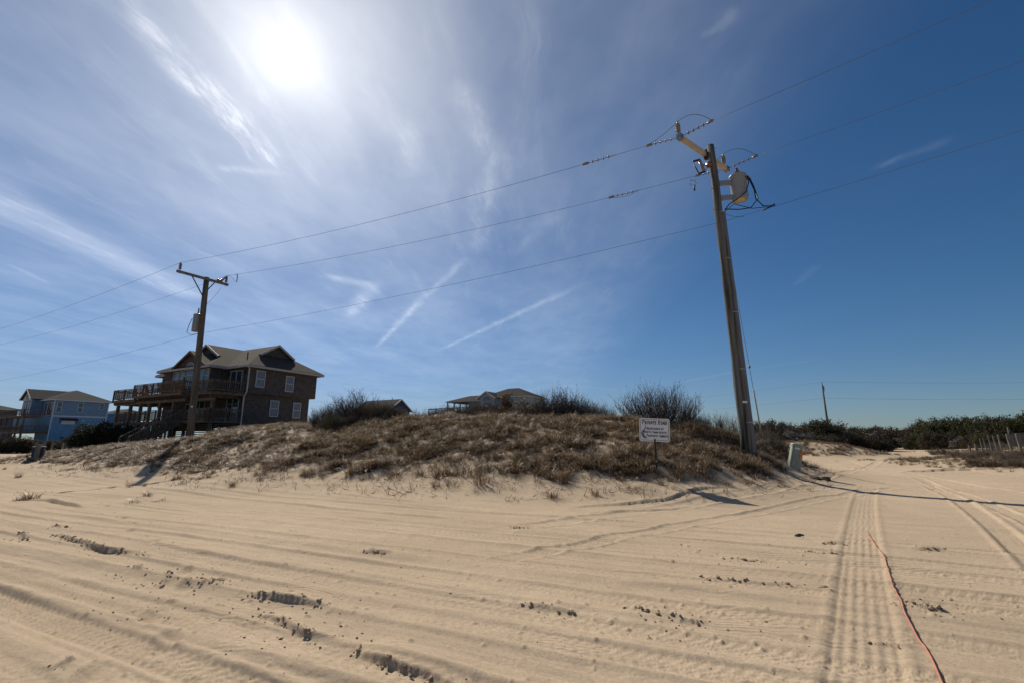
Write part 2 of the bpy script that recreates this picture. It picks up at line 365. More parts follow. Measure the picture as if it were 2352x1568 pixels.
M['green1'] = leafmat('dark_evergreen_leaf', (0.020, 0.022, 0.012), (0.048, 0.049, 0.025), 0.25, 0.1, 0.7)
M['green2'] = leafmat('olive_evergreen_leaf', (0.035, 0.045, 0.016), (0.085, 0.080, 0.034), 0.3, 0.1, 0.7)
M['brush'] = leafmat('brown_scrub_leaf', (0.042, 0.034, 0.024), (0.095, 0.072, 0.048), 0.25, 0.1, 0.7)
M['greyb'] = leafmat('grey_scrub_twig', (0.09, 0.078, 0.07), (0.17, 0.145, 0.13), 0.1, 0.25)
M['rust'] = leafmat('rust_cedar_leaf', (0.075, 0.038, 0.018), (0.17, 0.085, 0.035), 0.3, 0.2)
M['bark'] = mat('shrub_bark', (0.08, 0.065, 0.052), 0.9, 0.3, 9)

# ------------------------------------------------------------------ terrain
rs = np.random.RandomState(7)
_perm = np.concatenate([rs.permutation(512)]*3)
_ga = rs.rand(512)*2*np.pi
_gx, _gy = np.cos(_ga), np.sin(_ga)
def pn(x, y, seed=0):
    x = np.asarray(x, float); y = np.asarray(y, float)
    xi = np.floor(x).astype(np.int64); yi = np.floor(y).astype(np.int64); xf = x-xi; yf = y-yi
    u = xf*xf*xf*(xf*(xf*6-15)+10); v = yf*yf*yf*(yf*(yf*6-15)+10)
    def g(ix, iy, dx, dy):
        h = _perm[(_perm[(ix+seed*37) & 511] + iy) & 511]; return _gx[h]*dx+_gy[h]*dy
    a = g(xi, yi, xf, yf); b = g(xi+1, yi, xf-1, yf); c = g(xi, yi+1, xf, yf-1); d = g(xi+1, yi+1, xf-1, yf-1)
    return (a+(b-a)*u) + ((c+(d-c)*u)-(a+(b-a)*u))*v
def fbm(x, y, o=4, seed=0, gain=0.5):
    s = 0; a = 1.0
    for i in range(o): s = s+a*pn(x*2**i, y*2**i, seed+i); a *= gain
    return s
def sstep(a, b, x):
    t = np.clip((x-a)/(b-a), 0, 1); return t*t*(3-2*t)
E = np.array((0.91, -0.415)); N_ = np.array((0.415, 0.91))      # along the sand road, and across it towards the dune
foot = [(-30, 25.5), (-24.7, 23.2), (-19.4, 20.3), (-11.4, 15.8), (-5.5, 12.4), (-1.0, 10.7), (1.15, 10.2), (3.5, 10.3), (5.6, 10.7), (8.0, 12.6), (9.9, 14.6), (12.3, 17.6), (13.6, 20.5), (14.2, 25), (14, 31)]
C = []
for s_ in range(-48, 49, 8):
    for t_ in (-14, -7, 0, 4):
        C.append((E[0]*s_+N_[0]*t_, E[1]*s_+N_[1]*t_, 0.0))
for fx, fy in foot: C.append((fx, fy, 0.03))
for fx, fy in foot[1:11]: C.append((fx-0.25, fy-1.6, 0.0))
C += [(-10, 10, 0), (-3, 8.5, 0), (3, 8, 0), (8, 9.5, 0), (12, 12, 0), (16, 15, 0), (22, 10, 0), (16.5, 20, 0), (20, 24, 0), (18, 30, 0), (24, 32, 0), (30, 34, 0), (37, 45, .0), (46, 57, 0), (55, 66, 0), (25, 16, .05), (34, 14, 0), (20, 36, .05)]
# dune front, crest and back
C += [tuple(at(1000, 963, 20.0)), tuple(at(1200, 963, 19.5)), tuple(at(1400, 962, 19.0)), tuple(at(1520, 973, 18.0)), tuple(at(1610, 982, 17.5)), tuple(at(1690, 998, 17.4)),
      (7.85, 15.6, 0.78), (9.2, 16.6, 0.55), (10.0, 16.9, 0.36), (10.5, 20, 0.9), (11.6, 23.5, 1.1), (11, 28, 0.9), (9, 24, 1.3), (5.5, 22, 1.7), (3.7, 12.2, 0.64), (6.2, 13.4, 0.62),
      tuple(at(1300, 1060, 13.4)), tuple(at(1150, 1060, 13.6)), tuple(at(950, 1060, 14.4)), tuple(at(780, 1060, 15.4)), tuple(at(600, 1055, 16.6)), tuple(at(450, 1060, 18.5)), tuple(at(1450, 1045, 13.2)),
      tuple(at(850, 975, 20.5)), tuple(at(720, 993, 20.5)), tuple(at(600, 986, 21.5)), tuple(at(500, 995, 22.5)), tuple(at(430, 1011, 23.5)), tuple(at(330, 1028, 24.5)), tuple(at(250, 1032, 26.0)), tuple(at(180, 1040, 26.5)), tuple(at(100, 1042, 28)), tuple(at(40, 1050, 30)),
      (0, 26, 2.05), (0, 34, 1.8), (0, 50, 1.2), (-10, 28, 1.7), (-18, 29, 1.5), (-24, 36, 1.3), (-24, 44, 1.6), (-31, 38, 0.9), (-34, 50, 1.4), (-38, 45, 0.5), (-40, 38, 0.1), (-47, 50, -.1), (-60, 60, -.2), (-80, 80, -.3), (-90, 95, -.3), (-50, 40, 0), (-70, 50, 0),
      (14, 38, .6), (15, 45, .6), (0, 75, .8), (-40, 90, .4), (-20, 65, 1.0), (0, 110, .5), (50, 100, 0), (90, 100, 0), (-110, 70, 0), (95, 45, 0), (90, 0, 0), (-90, 20, 0), (-70, 30, 0), (30, 75, .2),
      (27, 40, 1.0), (24, 40.5, .85), (30, 41, .6), (27, 45, 1.0), (22, 44, .7), (33.3, 41, 0), (27, 36.8, .05), (32, 37, 0),
      (21.5, 20.5, .12), (26, 24, .45), (30, 29, .4), (35, 33.5, .4), (40, 36, .8), (46, 45, .5), (40, 43.5, 0), (36, 38, 0.02), (30, 22, .5), (38, 28, .6), (60, 50, .3)]
C = np.array(C, float)
_, ui = np.unique(np.round(C[:, :2], 1), axis=0, return_index=True); C = C[ui]
def tps_u(r2): return 0.5*r2*np.log(r2+1e-9)
_n = len(C); _d = ((C[:, None, :2]-C[None, :, :2])**2).sum(-1)
_A = np.zeros((_n+3, _n+3)); _A[:_n, :_n] = tps_u(_d)+np.eye(_n)*0.8; _Pm = np.c_[np.ones(_n), C[:, :2]]; _A[:_n, _n:] = _Pm; _A[_n:, :_n] = _Pm.T
_W = np.linalg.solve(_A, np.r_[C[:, 2], 0, 0, 0])
def base_z(x, y):
    x = np.asarray(x, float); y = np.asarray(y, float); z = _W[_n]+_W[_n+1]*x+_W[_n+2]*y
    for i in range(_n): z = z+_W[i]*tps_u((x-C[i, 0])**2+(y-C[i, 1])**2)
    far = sstep(95, 150, np.hypot(x, y)); z = np.clip(z, -0.4, 3.2)
    return z*(1-far)
def dune_mask(b): return sstep(0.06, 0.5, b)
def hills(x, y, b):
    dm = dune_mask(b)*(1-sstep(60, 90, np.hypot(x, y)))
    return dm*(0.13*fbm(x*0.55, y*0.55, 3, 3)+0.06*fbm(x*1.5+9, y*1.5, 3, 11)) + (1-dm)*0.03*fbm(x*0.25, y*0.25, 2, 21)
def ground_z(x, y):
    b = base_z(x, y); return b+hills(x, y, b)
def gz(x, y): return float(ground_z(np.array([x]), np.array([y]))[0])

# tessellation: finer close to where the road was photographed, coarse far away
ycoarse0 = -np.geomspace(1.0, 60, 16)[::-1]+2.0
yf_ = 2.0*np.exp(np.arange(0, math.log(75/2.0)/0.0052)*0.0052)
yfar = np.geomspace(yf_[-1]*1.03, 6000, 60)
ys = np.r_[ycoarse0, yf_, yfar]
sx_ = np.r_[-np.geomspace(1.30, 3.2, 26)[::-1], np.linspace(-1.28, 1.28, 1040), np.geomspace(1.30, 3.2, 26)]
wy = np.where(ys >= 2, ys, 2+(2-ys)*0.9)
GX = sx_[None, :]*wy[:, None]; GY = np.repeat(ys[:, None], len(sx_), 1)
b0 = base_z(GX, GY); H = b0+hills(GX, GY, b0)
road = 1-dune_mask(b0)
near = (GY > 1.0) & (GY < 60) & (np.abs(GX) < 60)
S_ = GX*E[0]+GY*E[1]; T_ = GX*N_[0]+GY*N_[1]
# soft drifts drawn out along the road, and wind ripples
lines = 0.0062*fbm(S_*0.10, T_*6.0, 4, 33, .6)+0.0026*fbm(S_*0.35+4, T_*17, 2, 36)
soft = lines+0.016*fbm(S_*0.22, T_*1.3, 3, 31)+0.007*fbm(S_*0.8, T_*2.2, 3, 41)
rip = np.sin(2*np.pi*(T_/0.135+0.55*fbm(S_*1.1, T_*1.1, 2, 51)))*np.clip(fbm(S_*0.45, T_*0.6, 2, 61)+0.12, 0, 0.5)*0.004
H += np.where(near, road*(soft+rip), 0)
# wheel tracks along the road
def track(t0, slope, amp, lam, ph, width, depth, tread, s0=-60, s1=60, dirs=(E, N_), per=0.085, ridge=0.7):
    global H
    s = GX*dirs[0][0]+GY*dirs[0][1]; t = GX*dirs[1][0]+GY*dirs[1][1]
    q = t-(t0+slope*s+amp*np.sin(s/lam+ph)); a = np.abs(q)/width
    sel = near & (a < 2.4) & (s > s0-1) & (s < s1+1)
    if not sel.any(): return
    qs, ss, aa = q[sel], s[sel], a[sel]
    fade = sstep(s0-0.8, s0+0.8, ss)*(1-sstep(s1-0.8, s1+0.8, ss))*(0.55+0.9*np.clip(fbm(ss*0.35+ph*7, ss*0+ph, 2, 71)+0.35, 0, 0.8))
    dn = -depth*(1-sstep(0.72, 1.12, aa))
    rim = ridge*depth*np.exp(-((aa-1.28)/0.24)**2)*(1.0+0.8*fbm(ss*2.1, qs*3+ph, 2, 77))
    sc = ridge*depth*0.15*np.exp(-((aa-1.6)/0.35)**2)*np.sin(2*np.pi*(ss+0.7*qs)/0.21+2*fbm(ss, qs+ph, 2, 79))
    tp = 0
    if tread: tp = tread*np.tanh(3*np.sin(2*np.pi*(ss+0.55*np.abs(qs))/per)*np.sign(np.sin(2*np.pi*qs/(width*0.66))+0.15))*(1-sstep(0.75, 0.95, aa))
    H[sel] += (dn+rim+sc+tp)*fade*road[sel]
rt = random.Random(5)
for k, t0 in enumerate((-1.2, -0.3, 0.75, 1.35, 2.1, 2.65, 3.35, 3.9, 4.5, 5.3, 5.9, 6.6, 7.3, 8.2)):
    tr = 0.0036 if k in (2, 4, 7, 9, 11) else 0.0022
    track(t0, rt.uniform(-.035, .035), rt.uniform(.05, .22), rt.uniform(3, 7), rt.uniform(0, 6), rt.uniform(.12, .17), rt.uniform(.008, .018), tr, per=rt.uniform(.08, .1))
for k, (t0, dp) in enumerate(((0.2, .020), (1.7, .018), (3.1, .017), (4.7, .016), (6.2, .015), (7.8, .014))):     # broad bulldozed-looking furrows
    track(t0, rt.uniform(-.06, .06), .25, 7, k*2.0, .27+.03*k, dp, 0, ridge=0.8)
# the ribbed single track running up the side road and the ones fanning out round the corner
def line_dirs(a, b):
    d = np.array((b[0]-a[0], b[1]-a[1])); d = d/np.hypot(*d); return d, np.array((-d[1], d[0]))
va, vb = flat(1985, 1500), flat(1998, 1100)
dV, nV = line_dirs(va, vb); tV = va.x*nV[0]+va.y*nV[1]; sV0 = va.x*dV[0]+va.y*dV[1]
s = GX*dV[0]+GY*dV[1]; q = GX*nV[0]+GY*nV[1]-tV-0.10*np.sin((s-sV0)/5.0); sel = near & (np.abs(q) < .45) & (s > sV0-1.5) & (s < sV0+16)
aq = np.abs(q[sel])/.19; f = road[sel]*(1-sstep(sV0+13, sV0+16, s[sel]))
H[sel] += f*(-.009*(1-sstep(.9, 1.15, aq))+.006*np.exp(-((aq-1.3)/.2)**2)+(1-sstep(.85, 1.0, aq))*((0.0021*np.cos(2*np.pi*q[sel]/.075)+.0016*np.sin(2*np.pi*s[sel]/.055))*(.5+1.0*np.clip(fbm(s[sel]*.8, q[sel]*2, 2, 88)+.5, 0, 1))))
for a_, b_, wd, dp in (((2352, 1265), (2150, 1120), .16, .018), ((2352, 1200), (2130, 1100), .14, .015), ((2352, 1130), (1960, 1062), .15, .015), ((1800, 1125), (2060, 1050), .2, .02), ((2352, 1100), (2020, 1050), .15, .015), ((1400, 1185), (1900, 1120), .2, .015), ((1450, 1230), (2000, 1120), .15, .015)):
    pa, pb = flat(*a_), flat(*b_); dd, nn = line_dirs(pa, pb)
    s0_, s1_ = sorted((pa.x*dd[0]+pa.y*dd[1], pb.x*dd[0]+pb.y*dd[1]))
    track(pa.x*nn[0]+pa.y*nn[1], 0, .12, 4, 1.0, wd, dp, .003, s0_-2, s1_+2, (dd, nn))
# broken crusts and little scarps whose steep side faces the camera
def scarp(pts, h, back=0.35, z=0.0, rough=0.035):
    h = h*0.80; back = back*0.6
    global H
    P = [flat(a, b, z) for a, b in pts]
    tot = sum((P[i+1]-P[i]).length for i in range(len(P)-1)); acc = 0
    xs = [p.x for p in P]; yv = [p.y for p in P]; m_ = back*3+0.4
    sel = near & (GX > min(xs)-m_) & (GX < max(xs)+m_) & (GY > min(yv)-m_) & (GY < max(yv)+m_)
    if not sel.any(): return
    x, y = GX[sel], GY[sel]; best = np.full(x.shape, 1e9); qq = np.zeros(x.shape); al = np.zeros(x.shape)
    for i in range(len(P)-1):
        a, b = P[i], P[i+1]; L = (b-a).length; dx, dy = (b.x-a.x)/L, (b.y-a.y)/L
        t = (x-a.x)*dx+(y-a.y)*dy; tcl = np.clip(t, 0, L); d2 = (x-a.x-dx*tcl)**2+(y-a.y-dy*tcl)**2
        up = d2 < best; best = np.where(up, d2, best); qq = np.where(up, -(x-a.x)*dy+(y-a.y)*dx, qq); al = np.where(up, (acc+t)/tot, al); acc += L
    qq = qq+rough*fbm(x*2.4, y*2.4, 2, 91)
    alc = np.clip(al, 0, 1); amp = h*(4*alc*(1-alc))**0.75*(0.85+0.5*fbm(x*1.7, y*1.7, 2, 95)+.08*fbm(x*7, y*7, 2, 96))
    H[sel] += np.clip(amp, 0, None)*sstep(-0.016, 0.022, qq)*np.exp(-np.clip(qq, 0, None)/back) - 0.10*np.clip(amp, 0, None)*np.exp(-((qq+0.05)/0.06)**2)
SCARPS = ((((120, 1228), (190, 1252), (235, 1268), (300, 1273), (345, 1279)), .10, .3), (((575, 1366), (650, 1382), (700, 1388), (755, 1396)), .075, .2),
                   (((595, 1408), (650, 1432), (700, 1453), (768, 1467)), .085, .22), (((815, 1490), (900, 1527), (980, 1552), (1070, 1580)), .085, .25), (((1185, 1386), (1250, 1396), (1325, 1409)), .06, .2),
                   (((1430, 1397), (1500, 1409), (1560, 1427), (1622, 1438)), .045, .15), (((2048, 1385), (2110, 1399), (2178, 1411)), .06, .15), (((60, 1147), (110, 1151), (195, 1164)), .12, .4),
                   (((830, 1265), (895, 1271)), .06, .2), (((1655, 1281), (1760, 1289)), .05, .2), (((1848, 1270), (1938, 1273)), .06, .2), (((1882, 1247), (1943, 1249)), .05, .2), (((2090, 1258), (2175, 1262)), .05, .2),
                   (((462, 1346), (480, 1340), (502, 1350)), .06, .12), (((366, 1346), (400, 1318)), .05, .1), (((1168, 1211), (1218, 1213)), .05, .2), (((2065, 1083), (2180, 1081), (2350, 1083)), .16, .9), (((1885, 1066), (2040, 1078)), .14, .8),
                   (((1296, 1168), (1420, 1163), (1530, 1157), (1600, 1147), (1690, 1140)), .07, .8), (((1350, 1178), (1500, 1172), (1610, 1163)), .05, .3), (((690, 1132), (860, 1148), (1010, 1160)), .05, .3),
                   (((110, 1206), (160, 1211)), .06, .15), (((45, 1220), (62, 1240)), .05, .12), (((300, 1303), (330, 1312)), .06, .12), (((110, 1545), (170, 1520)), .03, .1), (((2000, 1480), (2100, 1492)), .03, .15), (((1600, 1325), (1760, 1340), (1905, 1352)), .03, .1))
for pts, h, bk in SCARPS: scarp(pts, h, bk)
# footprints
for dx, dy, sc in ((352, 1412, 1.2), (378, 1474, 1.2), (424, 1346, 1.0), (425, 1311, .9), (300, 1216, .9), (285, 1186, .9), (262, 1174, .8), (330, 1232, .8), (245, 1160, .8), (355, 1248, .8), (230, 1178, .7), (312, 1200, .8), (200, 1560, 1.1)):
    p = flat(dx, dy); u = (GX-p.x)*0.45-(GY-p.y)*0.89; v = (GX-p.x)*0.89+(GY-p.y)*0.45
    r = np.sqrt((u/(.14*sc))**2+(v/(.065*sc))**2); sel = near & (r < 2.6)
    H[sel] += -.026*sc*np.exp(-(r[sel]**2.4))+.007*np.exp(-((r[sel]-1.45)/.32)**2)
# loose small crumbs of crust
rc = random.Random(11)
for k in range(420):
    cx, cy = rc.choice(((flat(380, 1330), 1.2), (flat(640, 1380), .7), (flat(1540, 1430), .6), (flat(2000, 1280), 1.5), (flat(1100, 1290), 3.0), (flat(300, 1420), 1.0), (flat(900, 1400), 2.5), (flat(1800, 1420), 1.8)))
    x0, y0 = cx.x+rc.gauss(0, cy), cx.y+rc.gauss(0, cy*.6); r0 = rc.uniform(.008, .022)
    sel = near & (np.abs(GX-x0) < .06) & (np.abs(GY-y0) < .06)
    H[sel] += r0*0.9*np.exp(-(((GX[sel]-x0)**2+(GY[sel]-y0)**2)/r0**2))
def surf(x, y):                                              # finished surface, by lookup
    j = int(np.clip(np.searchsorted(ys, y), 1, len(ys)-1)); f = (y-ys[j-1])/(ys[j]-ys[j-1])
    r = []
    for jj in (j-1, j): r.append(np.interp(x, GX[jj], H[jj]))
    return r[0]*(1-f)+r[1]*f
nr, nc = GX.shape
me = bpy.data.meshes.new('ground')
co = np.stack([GX, GY, H], -1).reshape(-1, 3).astype(np.float32)
ii = np.arange(nr*nc).reshape(nr, nc)
qd = np.stack([ii[:-1, :-1], ii[:-1, 1:], ii[1:, 1:], ii[1:, :-1]], -1).reshape(-1, 4).astype(np.int32)
me.vertices.add(len(co)); me.vertices.foreach_set('co', co.ravel())
me.loops.add(qd.size); me.loops.foreach_set('vertex_index', qd.ravel())
me.polygons.add(len(qd)); me.polygons.foreach_set('loop_start', np.arange(0, qd.size, 4, dtype=np.int32)); me.polygons.foreach_set('loop_total', np.full(len(qd), 4, dtype=np.int32))
me.polygons.foreach_set('use_smooth', np.ones(len(qd), dtype=bool))
me.update(); me.validate(); me.materials.append(M['sand'])
tag(link('ground', me), 'pale sand road and dune sand', None, None, 'structure')

# ------------------------------------------------------------------ houses
def window(par, x, y, z, wd, ht, face, pane='glass', trim='white', bars=1, arch=False, name='window'):
    """a window standing proud of a wall; face = 'f' looks to -y, 'r' looks to +x (local axes of the house)"""
    fr = 0.065
    def pt(a, d, h): return (x+a, y-d, z+h) if face == 'f' else (x+d, y+a, z+h)
    def bx(m, a0, d0, h0, a1, d1, h1):
        p, q = pt(a0, d0, h0), pt(a1, d1, h1); m.box(*p, *q)
    m = MB(); hw = wd/2
    bx(m, -hw-fr, 0.002, -fr, -hw, .07, ht+fr); bx(m, hw, 0.002, -fr, hw+fr, .07, ht+fr); bx(m, -hw, 0.002, -fr, hw, .085, 0)
    if not arch: bx(m, -hw, 0.002, ht, hw, .07, ht+fr)
    else:
        n = 14
        for i in range(n):
            t0, t1 = math.pi*i/n, math.pi*(i+1)/n
            m.prism([pt(hw*math.cos(t0), .002, ht+hw*math.sin(t0)*.9), pt((hw+fr)*math.cos(t0), .002, ht+(hw+fr)*math.sin(t0)*.9), pt((hw+fr)*math.cos(t1), .002, ht+(hw+fr)*math.sin(t1)*.9), pt(hw*math.cos(t1), .002, ht+hw*math.sin(t1)*.9)], Vector(pt(0, .07, 0))-Vector(pt(0, 0, 0)))
    f = m.build(name, M[trim], par)
    m = MB(); bx(m, -hw, .004, 0, hw, .022, ht)
    if arch:
        m = MB(); pl = [pt(-hw, .004, 0), pt(hw, .004, 0)]+[pt(hw*math.cos(math.pi*i/14), .004, ht+hw*math.sin(math.pi*i/14)*.9) for i in range(15)]
        m.prism(pl, Vector(pt(0, .018, 0))-Vector(pt(0, 0, 0)))
    m.build('pane', M[pane], f)
    m = MB()
    if bars == 1: bx(m, -hw, .023, ht*.48, hw, .05, ht*.48+.06)
    if bars == 2: bx(m, -.035, .023, 0, .035, .05, ht)
    if bars == 3: bx(m, -hw, .023, ht*.7, hw, .05, ht*.7+.06)
    if bars == 5:
        for k in range(1, 6):
            t = math.pi*k/6; m.beam(pt(0, .04, ht*0.9), pt(hw*.97*math.cos(t), .04, ht+hw*.9*.97*math.sin(t)), .03, .03, (0, 1, 0) if face == 'f' else (1, 0, 0))
        bx(m, -hw, .023, ht-.04, hw, .05, ht+.02)
    if m.v: m.build('sash', M[trim], f)
    return f
def dutch(par, x0, x1, y0, y1, ze, slope, g0, g1, roofm, wallm, trim, axis='x', th=.16, hip_only=False):
    """roof with the ridge along axis; g0/g1 = how far in from each end eave the gablet stands (None = runs into another roof)"""
    ym, half = (y0+y1)/2, (y1-y0)/2; zr = ze+slope*half
    def T(p): return p if axis == 'x' else (p[1], p[0], p[2])
    def end(xe, g, sg):
        if g is None: return [(xe, ym, zr)], None
        zg = ze+slope*g
        return [(xe-sg*g, None, zg), (xe-sg*(g-.3 if g < half-.05 else g), ym, zr)], zg
    def side(ya, sy):
        pl = [(x0, ya, ze), (x1, ya, ze)]
        if g1 is None: pl += [(x1, ym, zr)]
        elif g1 >= half-.05: pl += [(x1-half, ym, zr)]
        else: pl += [(x1-g1, ya+sy*g1, ze+slope*g1), (x1-g1+.35, ya+sy*(g1-.0), ze+slope*g1+.03), (x1-g1+.35, ym, zr+.03), (x1-g1, ym, zr)]
        if g0 is None: pl += [(x0, ym, zr)]
        elif g0 >= half-.05: pl += [(x0+half, ym, zr)]
        else: pl += [(x0+g0, ym, zr), (x0+g0-.35, ym, zr+.03), (x0+g0-.35, ya+sy*g0, ze+slope*g0+.03), (x0+g0, ya+sy*g0, ze+slope*g0)]
        return pl
    m = MB()
    for ya, sy in ((y0, 1), (y1, -1)): m.slab([T(p) for p in side(ya, sy)], th)
    wl = []; tm = MB()
    for xe, g, sg in ((x0, g0, -1), (x1, g1, 1)):
        if g is None: continue
        if g >= half-.05: m.slab([T(p) for p in ((xe, y0, ze), (xe, y1, ze), (xe-sg*half, ym, zr))], th)
        else:
            zg = ze+slope*g; xg = xe-sg*g
            m.slab([T(p) for p in ((xe, y0, ze), (xe, y1, ze), (xg, y1-g, zg), (xg, y0+g, zg))], th)
            wl.append(MB().prism([T(p) for p in ((xg, y0+g, zg-.1), (xg, y1-g, zg-.1), (xg, ym, zr-.08))], Vector(T((-sg*.15, 0, 0)))))
            for yy, s2 in ((y0+g, 1), (y1-g, -1)):
                tm.beam(T((xg+sg*.36, yy, zg-.07)), T((xg+sg*.36, ym, zr-.07)), .04, .2)
    rf = m.build('roof', M[roofm], par)
    for wm in wl: wm.build('gablet', M[wallm], rf)
    # eave boards
    if x1 > x0:
        pts = [(x0, y0), (x1, y0), (x1, y1), (x0, y1)]
        for i, (a, b) in enumerate(((0, 1), (1, 2), (2, 3), (3, 0))):
            if (i == 1 and g1 is None) or (i == 3 and g0 is None): continue
            pa, pb = T((*pts[a], ze-.13)), T((*pts[b], ze-.13)); tm.beam(pa, pb, .05, .2)
    if tm.v: tm.build('eave_trim', M[trim], rf)
    return rf
def railing(par, p0, p1, z, h=1.0, gap=.16, every=1.9, m='deck', post=.11):
    p0, p1 = Vector(p0), Vector(p1); L = (p1-p0).length; d = (p1-p0)/L
    top = MB().beam((*p0, z+h), (*p1, z+h), .12, .06).build('top_rail', M[m], par)
    MB().beam((*p0, z+h-.12), (*p1, z+h-.12), .05, .09).build('upper_rail', M[m], par)
    MB().beam((*p0, z+.12), (*p1, z+.12), .05, .09).build('lower_rail', M[m], par)
    n = max(1, round(L/every))
    for i in range(n+1):
        q = p0+d*(L*i/n); MB().box(q.x-post/2, q.y-post/2, z-.2, q.x+post/2, q.y+post/2, z+h-.03).build('rail_post', M[m], par)
    b = MB(); k = int(L/gap)
    for i in range(1, k):
        q = p0+d*(L*i/k); b.box(q.x-.02, q.y-.02, z+.12, q.x+.02, q.y+.02, z+h-.1)
    tag(b.build('balusters', M[m], par), kind='stuff')
def posts(par, pts, z0, z1, r=.12, m='deck', name='pile'):
    for x, y in pts: MB().box(x-r, y-r, z0, x+r, y+r, z1).build(name, M[m], par)

def brown_house():
    ZB, ZL, ZU, ZE = 0.6, 3.0, 5.5, 8.1
    h = empty('shingle_beach_house', (-24.4, 42.0, 0), R(-28.2), 'brown cedar shingle two storey beach house with wrap deck and white downspout', 'house')
    MB().box(-15.5, 0, ZU, 0, 7.4, ZE).build('upper_wall', M['shingle'], h)
    MB().box(-11.7, -1.6, ZU, -3.4, -.003, ZE).build('bay_wall', M['shingle'], h)
    MB().box(-14.6, .05, 2.2, -.42, 7.0, ZU-.004).build('lower_wall', M['shingle'], h)
    dutch(h, -16.0, .5, -.5, 7.9, ZE, .64, 2.3, 2.3, 'roof', 'shingle', 'taupe')
    dutch(h, -2.08, 3.9, -12.2, -2.9, ZE+.01, .575, 2.25, None, 'roof', 'shingle', 'taupe', 'y')
    # porch gable over the tall windows
    g = MB(); xc, hw, zr, ze = -6.7, 2.9, 9.75, 8.2
    for sg in (-1, 1): g.slab([(xc, -1.98, zr), (xc, 1.2, zr), (xc+sg*hw, 1.2, ze), (xc+sg*hw, -1.98, ze)], .14)
    gr = g.build('porch_roof', M['roof'], h)
    t = MB()
    for sg in (-1, 1): t.beam((xc, -2.01, zr-.1), (xc+sg*hw, -2.01, ze-.1), .05, .2)
    t.build('rake_trim', M['deck'], gr)
    MB().prism([(xc-2.5, -1.72, ZE-.2), (xc+2.5, -1.72, ZE-.2), (xc+2.5, -1.72, 8.36), (xc, -1.72, 9.6), (xc-2.5, -1.72, 8.36)], (0, .11, 0)).build('gable_wall', M['shingle'], h)
    window(h, xc, -1.735, 7.35, 1.5, .55, 'f', arch=True, bars=5, name='arched_window')
    window(h, xc, -1.6, 5.62, 1.5, 1.6, 'f', bars=2, name='glass_door')
    for dx in (-2.65, -1.65, 1.65, 2.65): window(h, xc+dx, -1.6, 5.75, .78, 2.05, 'f', bars=3)
    window(h, -1.95, 0, 5.6, 1.75, 2.05, 'f', bars=2, name='sliding_door')
    window(h, -13.3, 0, 6.3, .8, 1.4, 'f')
    window(h, 0, 1.1, 6.2, .78, 1.45, 'r', 'blind'); window(h, 0, 4.2, 6.05, .78, 1.45, 'r', 'blind')
    window(h, -.42, 3.1, 3.55, .8, 1.45, 'r', 'blind'); window(h, -.42, 5.6, 3.5, .75, 1.45, 'r', 'blind')
    window(h, -2.1, .05, 3.05, 1.75, 2.05, 'f', bars=2, name='sliding_door'); window(h, -7.6, .05, 3.05, 1.7, 2.05, 'f', bars=2, name='sliding_door'); window(h, -9.6, .05, 3.5, .9, 1.3, 'f')
    # downspout with its jog under the overhang
    m = MB(); m.tube([(.18, -.42, 7.98), (.1, -.12, 7.8), (.1, -.12, 5.7), (-.02, -.12, 5.45), (-.32, -.06, 5.2), (-.32, -.06, 1.2)], .06, 8); m.build('downspout', M['white'], h)
    MB().beam((-.9, -.56, 8.0), (.56, -.56, 8.0), .12, .14).build('gutter', M['white'], h)
    for z in (6.9, 4.6):
        for x in (-.6, -3.1): MB().box(x-.09, -.16, z+.4, x+.09, -.002+.04, z+.75).build('wall_lamp', M['steel'], h)
    MB().tube([(-2.6, 1.2, 9.0), (-2.6, 1.2, 9.75)], .05, 6).build('vent_pipe', M['steel'], h)
    # upper deck
    dk = MB().box(-3.6, -2.9, ZU-.28, -.25, -.01, ZU-.03).box(-12.4, -3.7, ZU-.28, -3.603, -1.61, ZU-.03).build('deck', M['deck'], h)
    lw = MB().box(-17.0, -3.5, ZU-.55, -12.403, 2.5, ZU-.30).build('lower_deck', M['deck'], h)
    railing(dk, (-.3, -2.85), (-3.6, -2.85), ZU); railing(dk, (-.3, -.2), (-.3, -2.85), ZU); railing(dk, (-3.65, -3.65), (-12.4, -3.65), ZU); railing(dk, (-3.63, -2.85), (-3.63, -3.65), ZU, every=.9)
    railing(lw, (-12.5, -3.45), (-16.95, -3.45), ZU-.28); railing(lw, (-16.95, -3.45), (-16.95, 2.4), ZU-.28)
    j = MB()
    for i in range(34): x = -16.8+i*.48; y0 = -3.4 if x < -3.7 else -2.7; j.box(x-.025, y0, ZU-.50-(.27 if x < -12.4 else 0), x+.025, -.05 if x > -3.5 or x < -12 else -1.7, ZU-.282-(.27 if x < -12.4 else 0))
    tag(j.build('joists', M['deck'], dk), kind='stuff')
    for xa, xb, y in ((-3.62, -.35, -2.6), (-16.8, -3.64, -3.2), (-16.8, -10.7, .6)): MB().box(xa, y-.1, ZU-.82, xb, y+.1, ZU-.56).build('beam', M['deck'], dk)
    posts(h, [(-.6, -2.6), (-3.7, -2.6), (-5.6, -3.2), (-8.0, -3.2), (-9.9, -3.2), (-11.6, -3.2), (-13.6, -3.2), (-16.2, -3.2), (-16.2, 1.0), (-13.6, .8), (-11.4, .8)], ZB, ZU-.57)
    # lower porch
    lp = MB().box(-16.6, -3.3, ZL-.26, -.3, .04, ZL-.02).build('porch_floor', M['deck'], h)
    railing(lp, (-.35, -2.85), (-3.7, -2.85), ZL); railing(lp, (-.35, -.1), (-.35, -2.85), ZL); railing(lp, (-5.55, -2.85), (-8.55, -2.85), ZL); railing(lp, (-8.6, -3.2), (-16.5, -3.2), ZL)
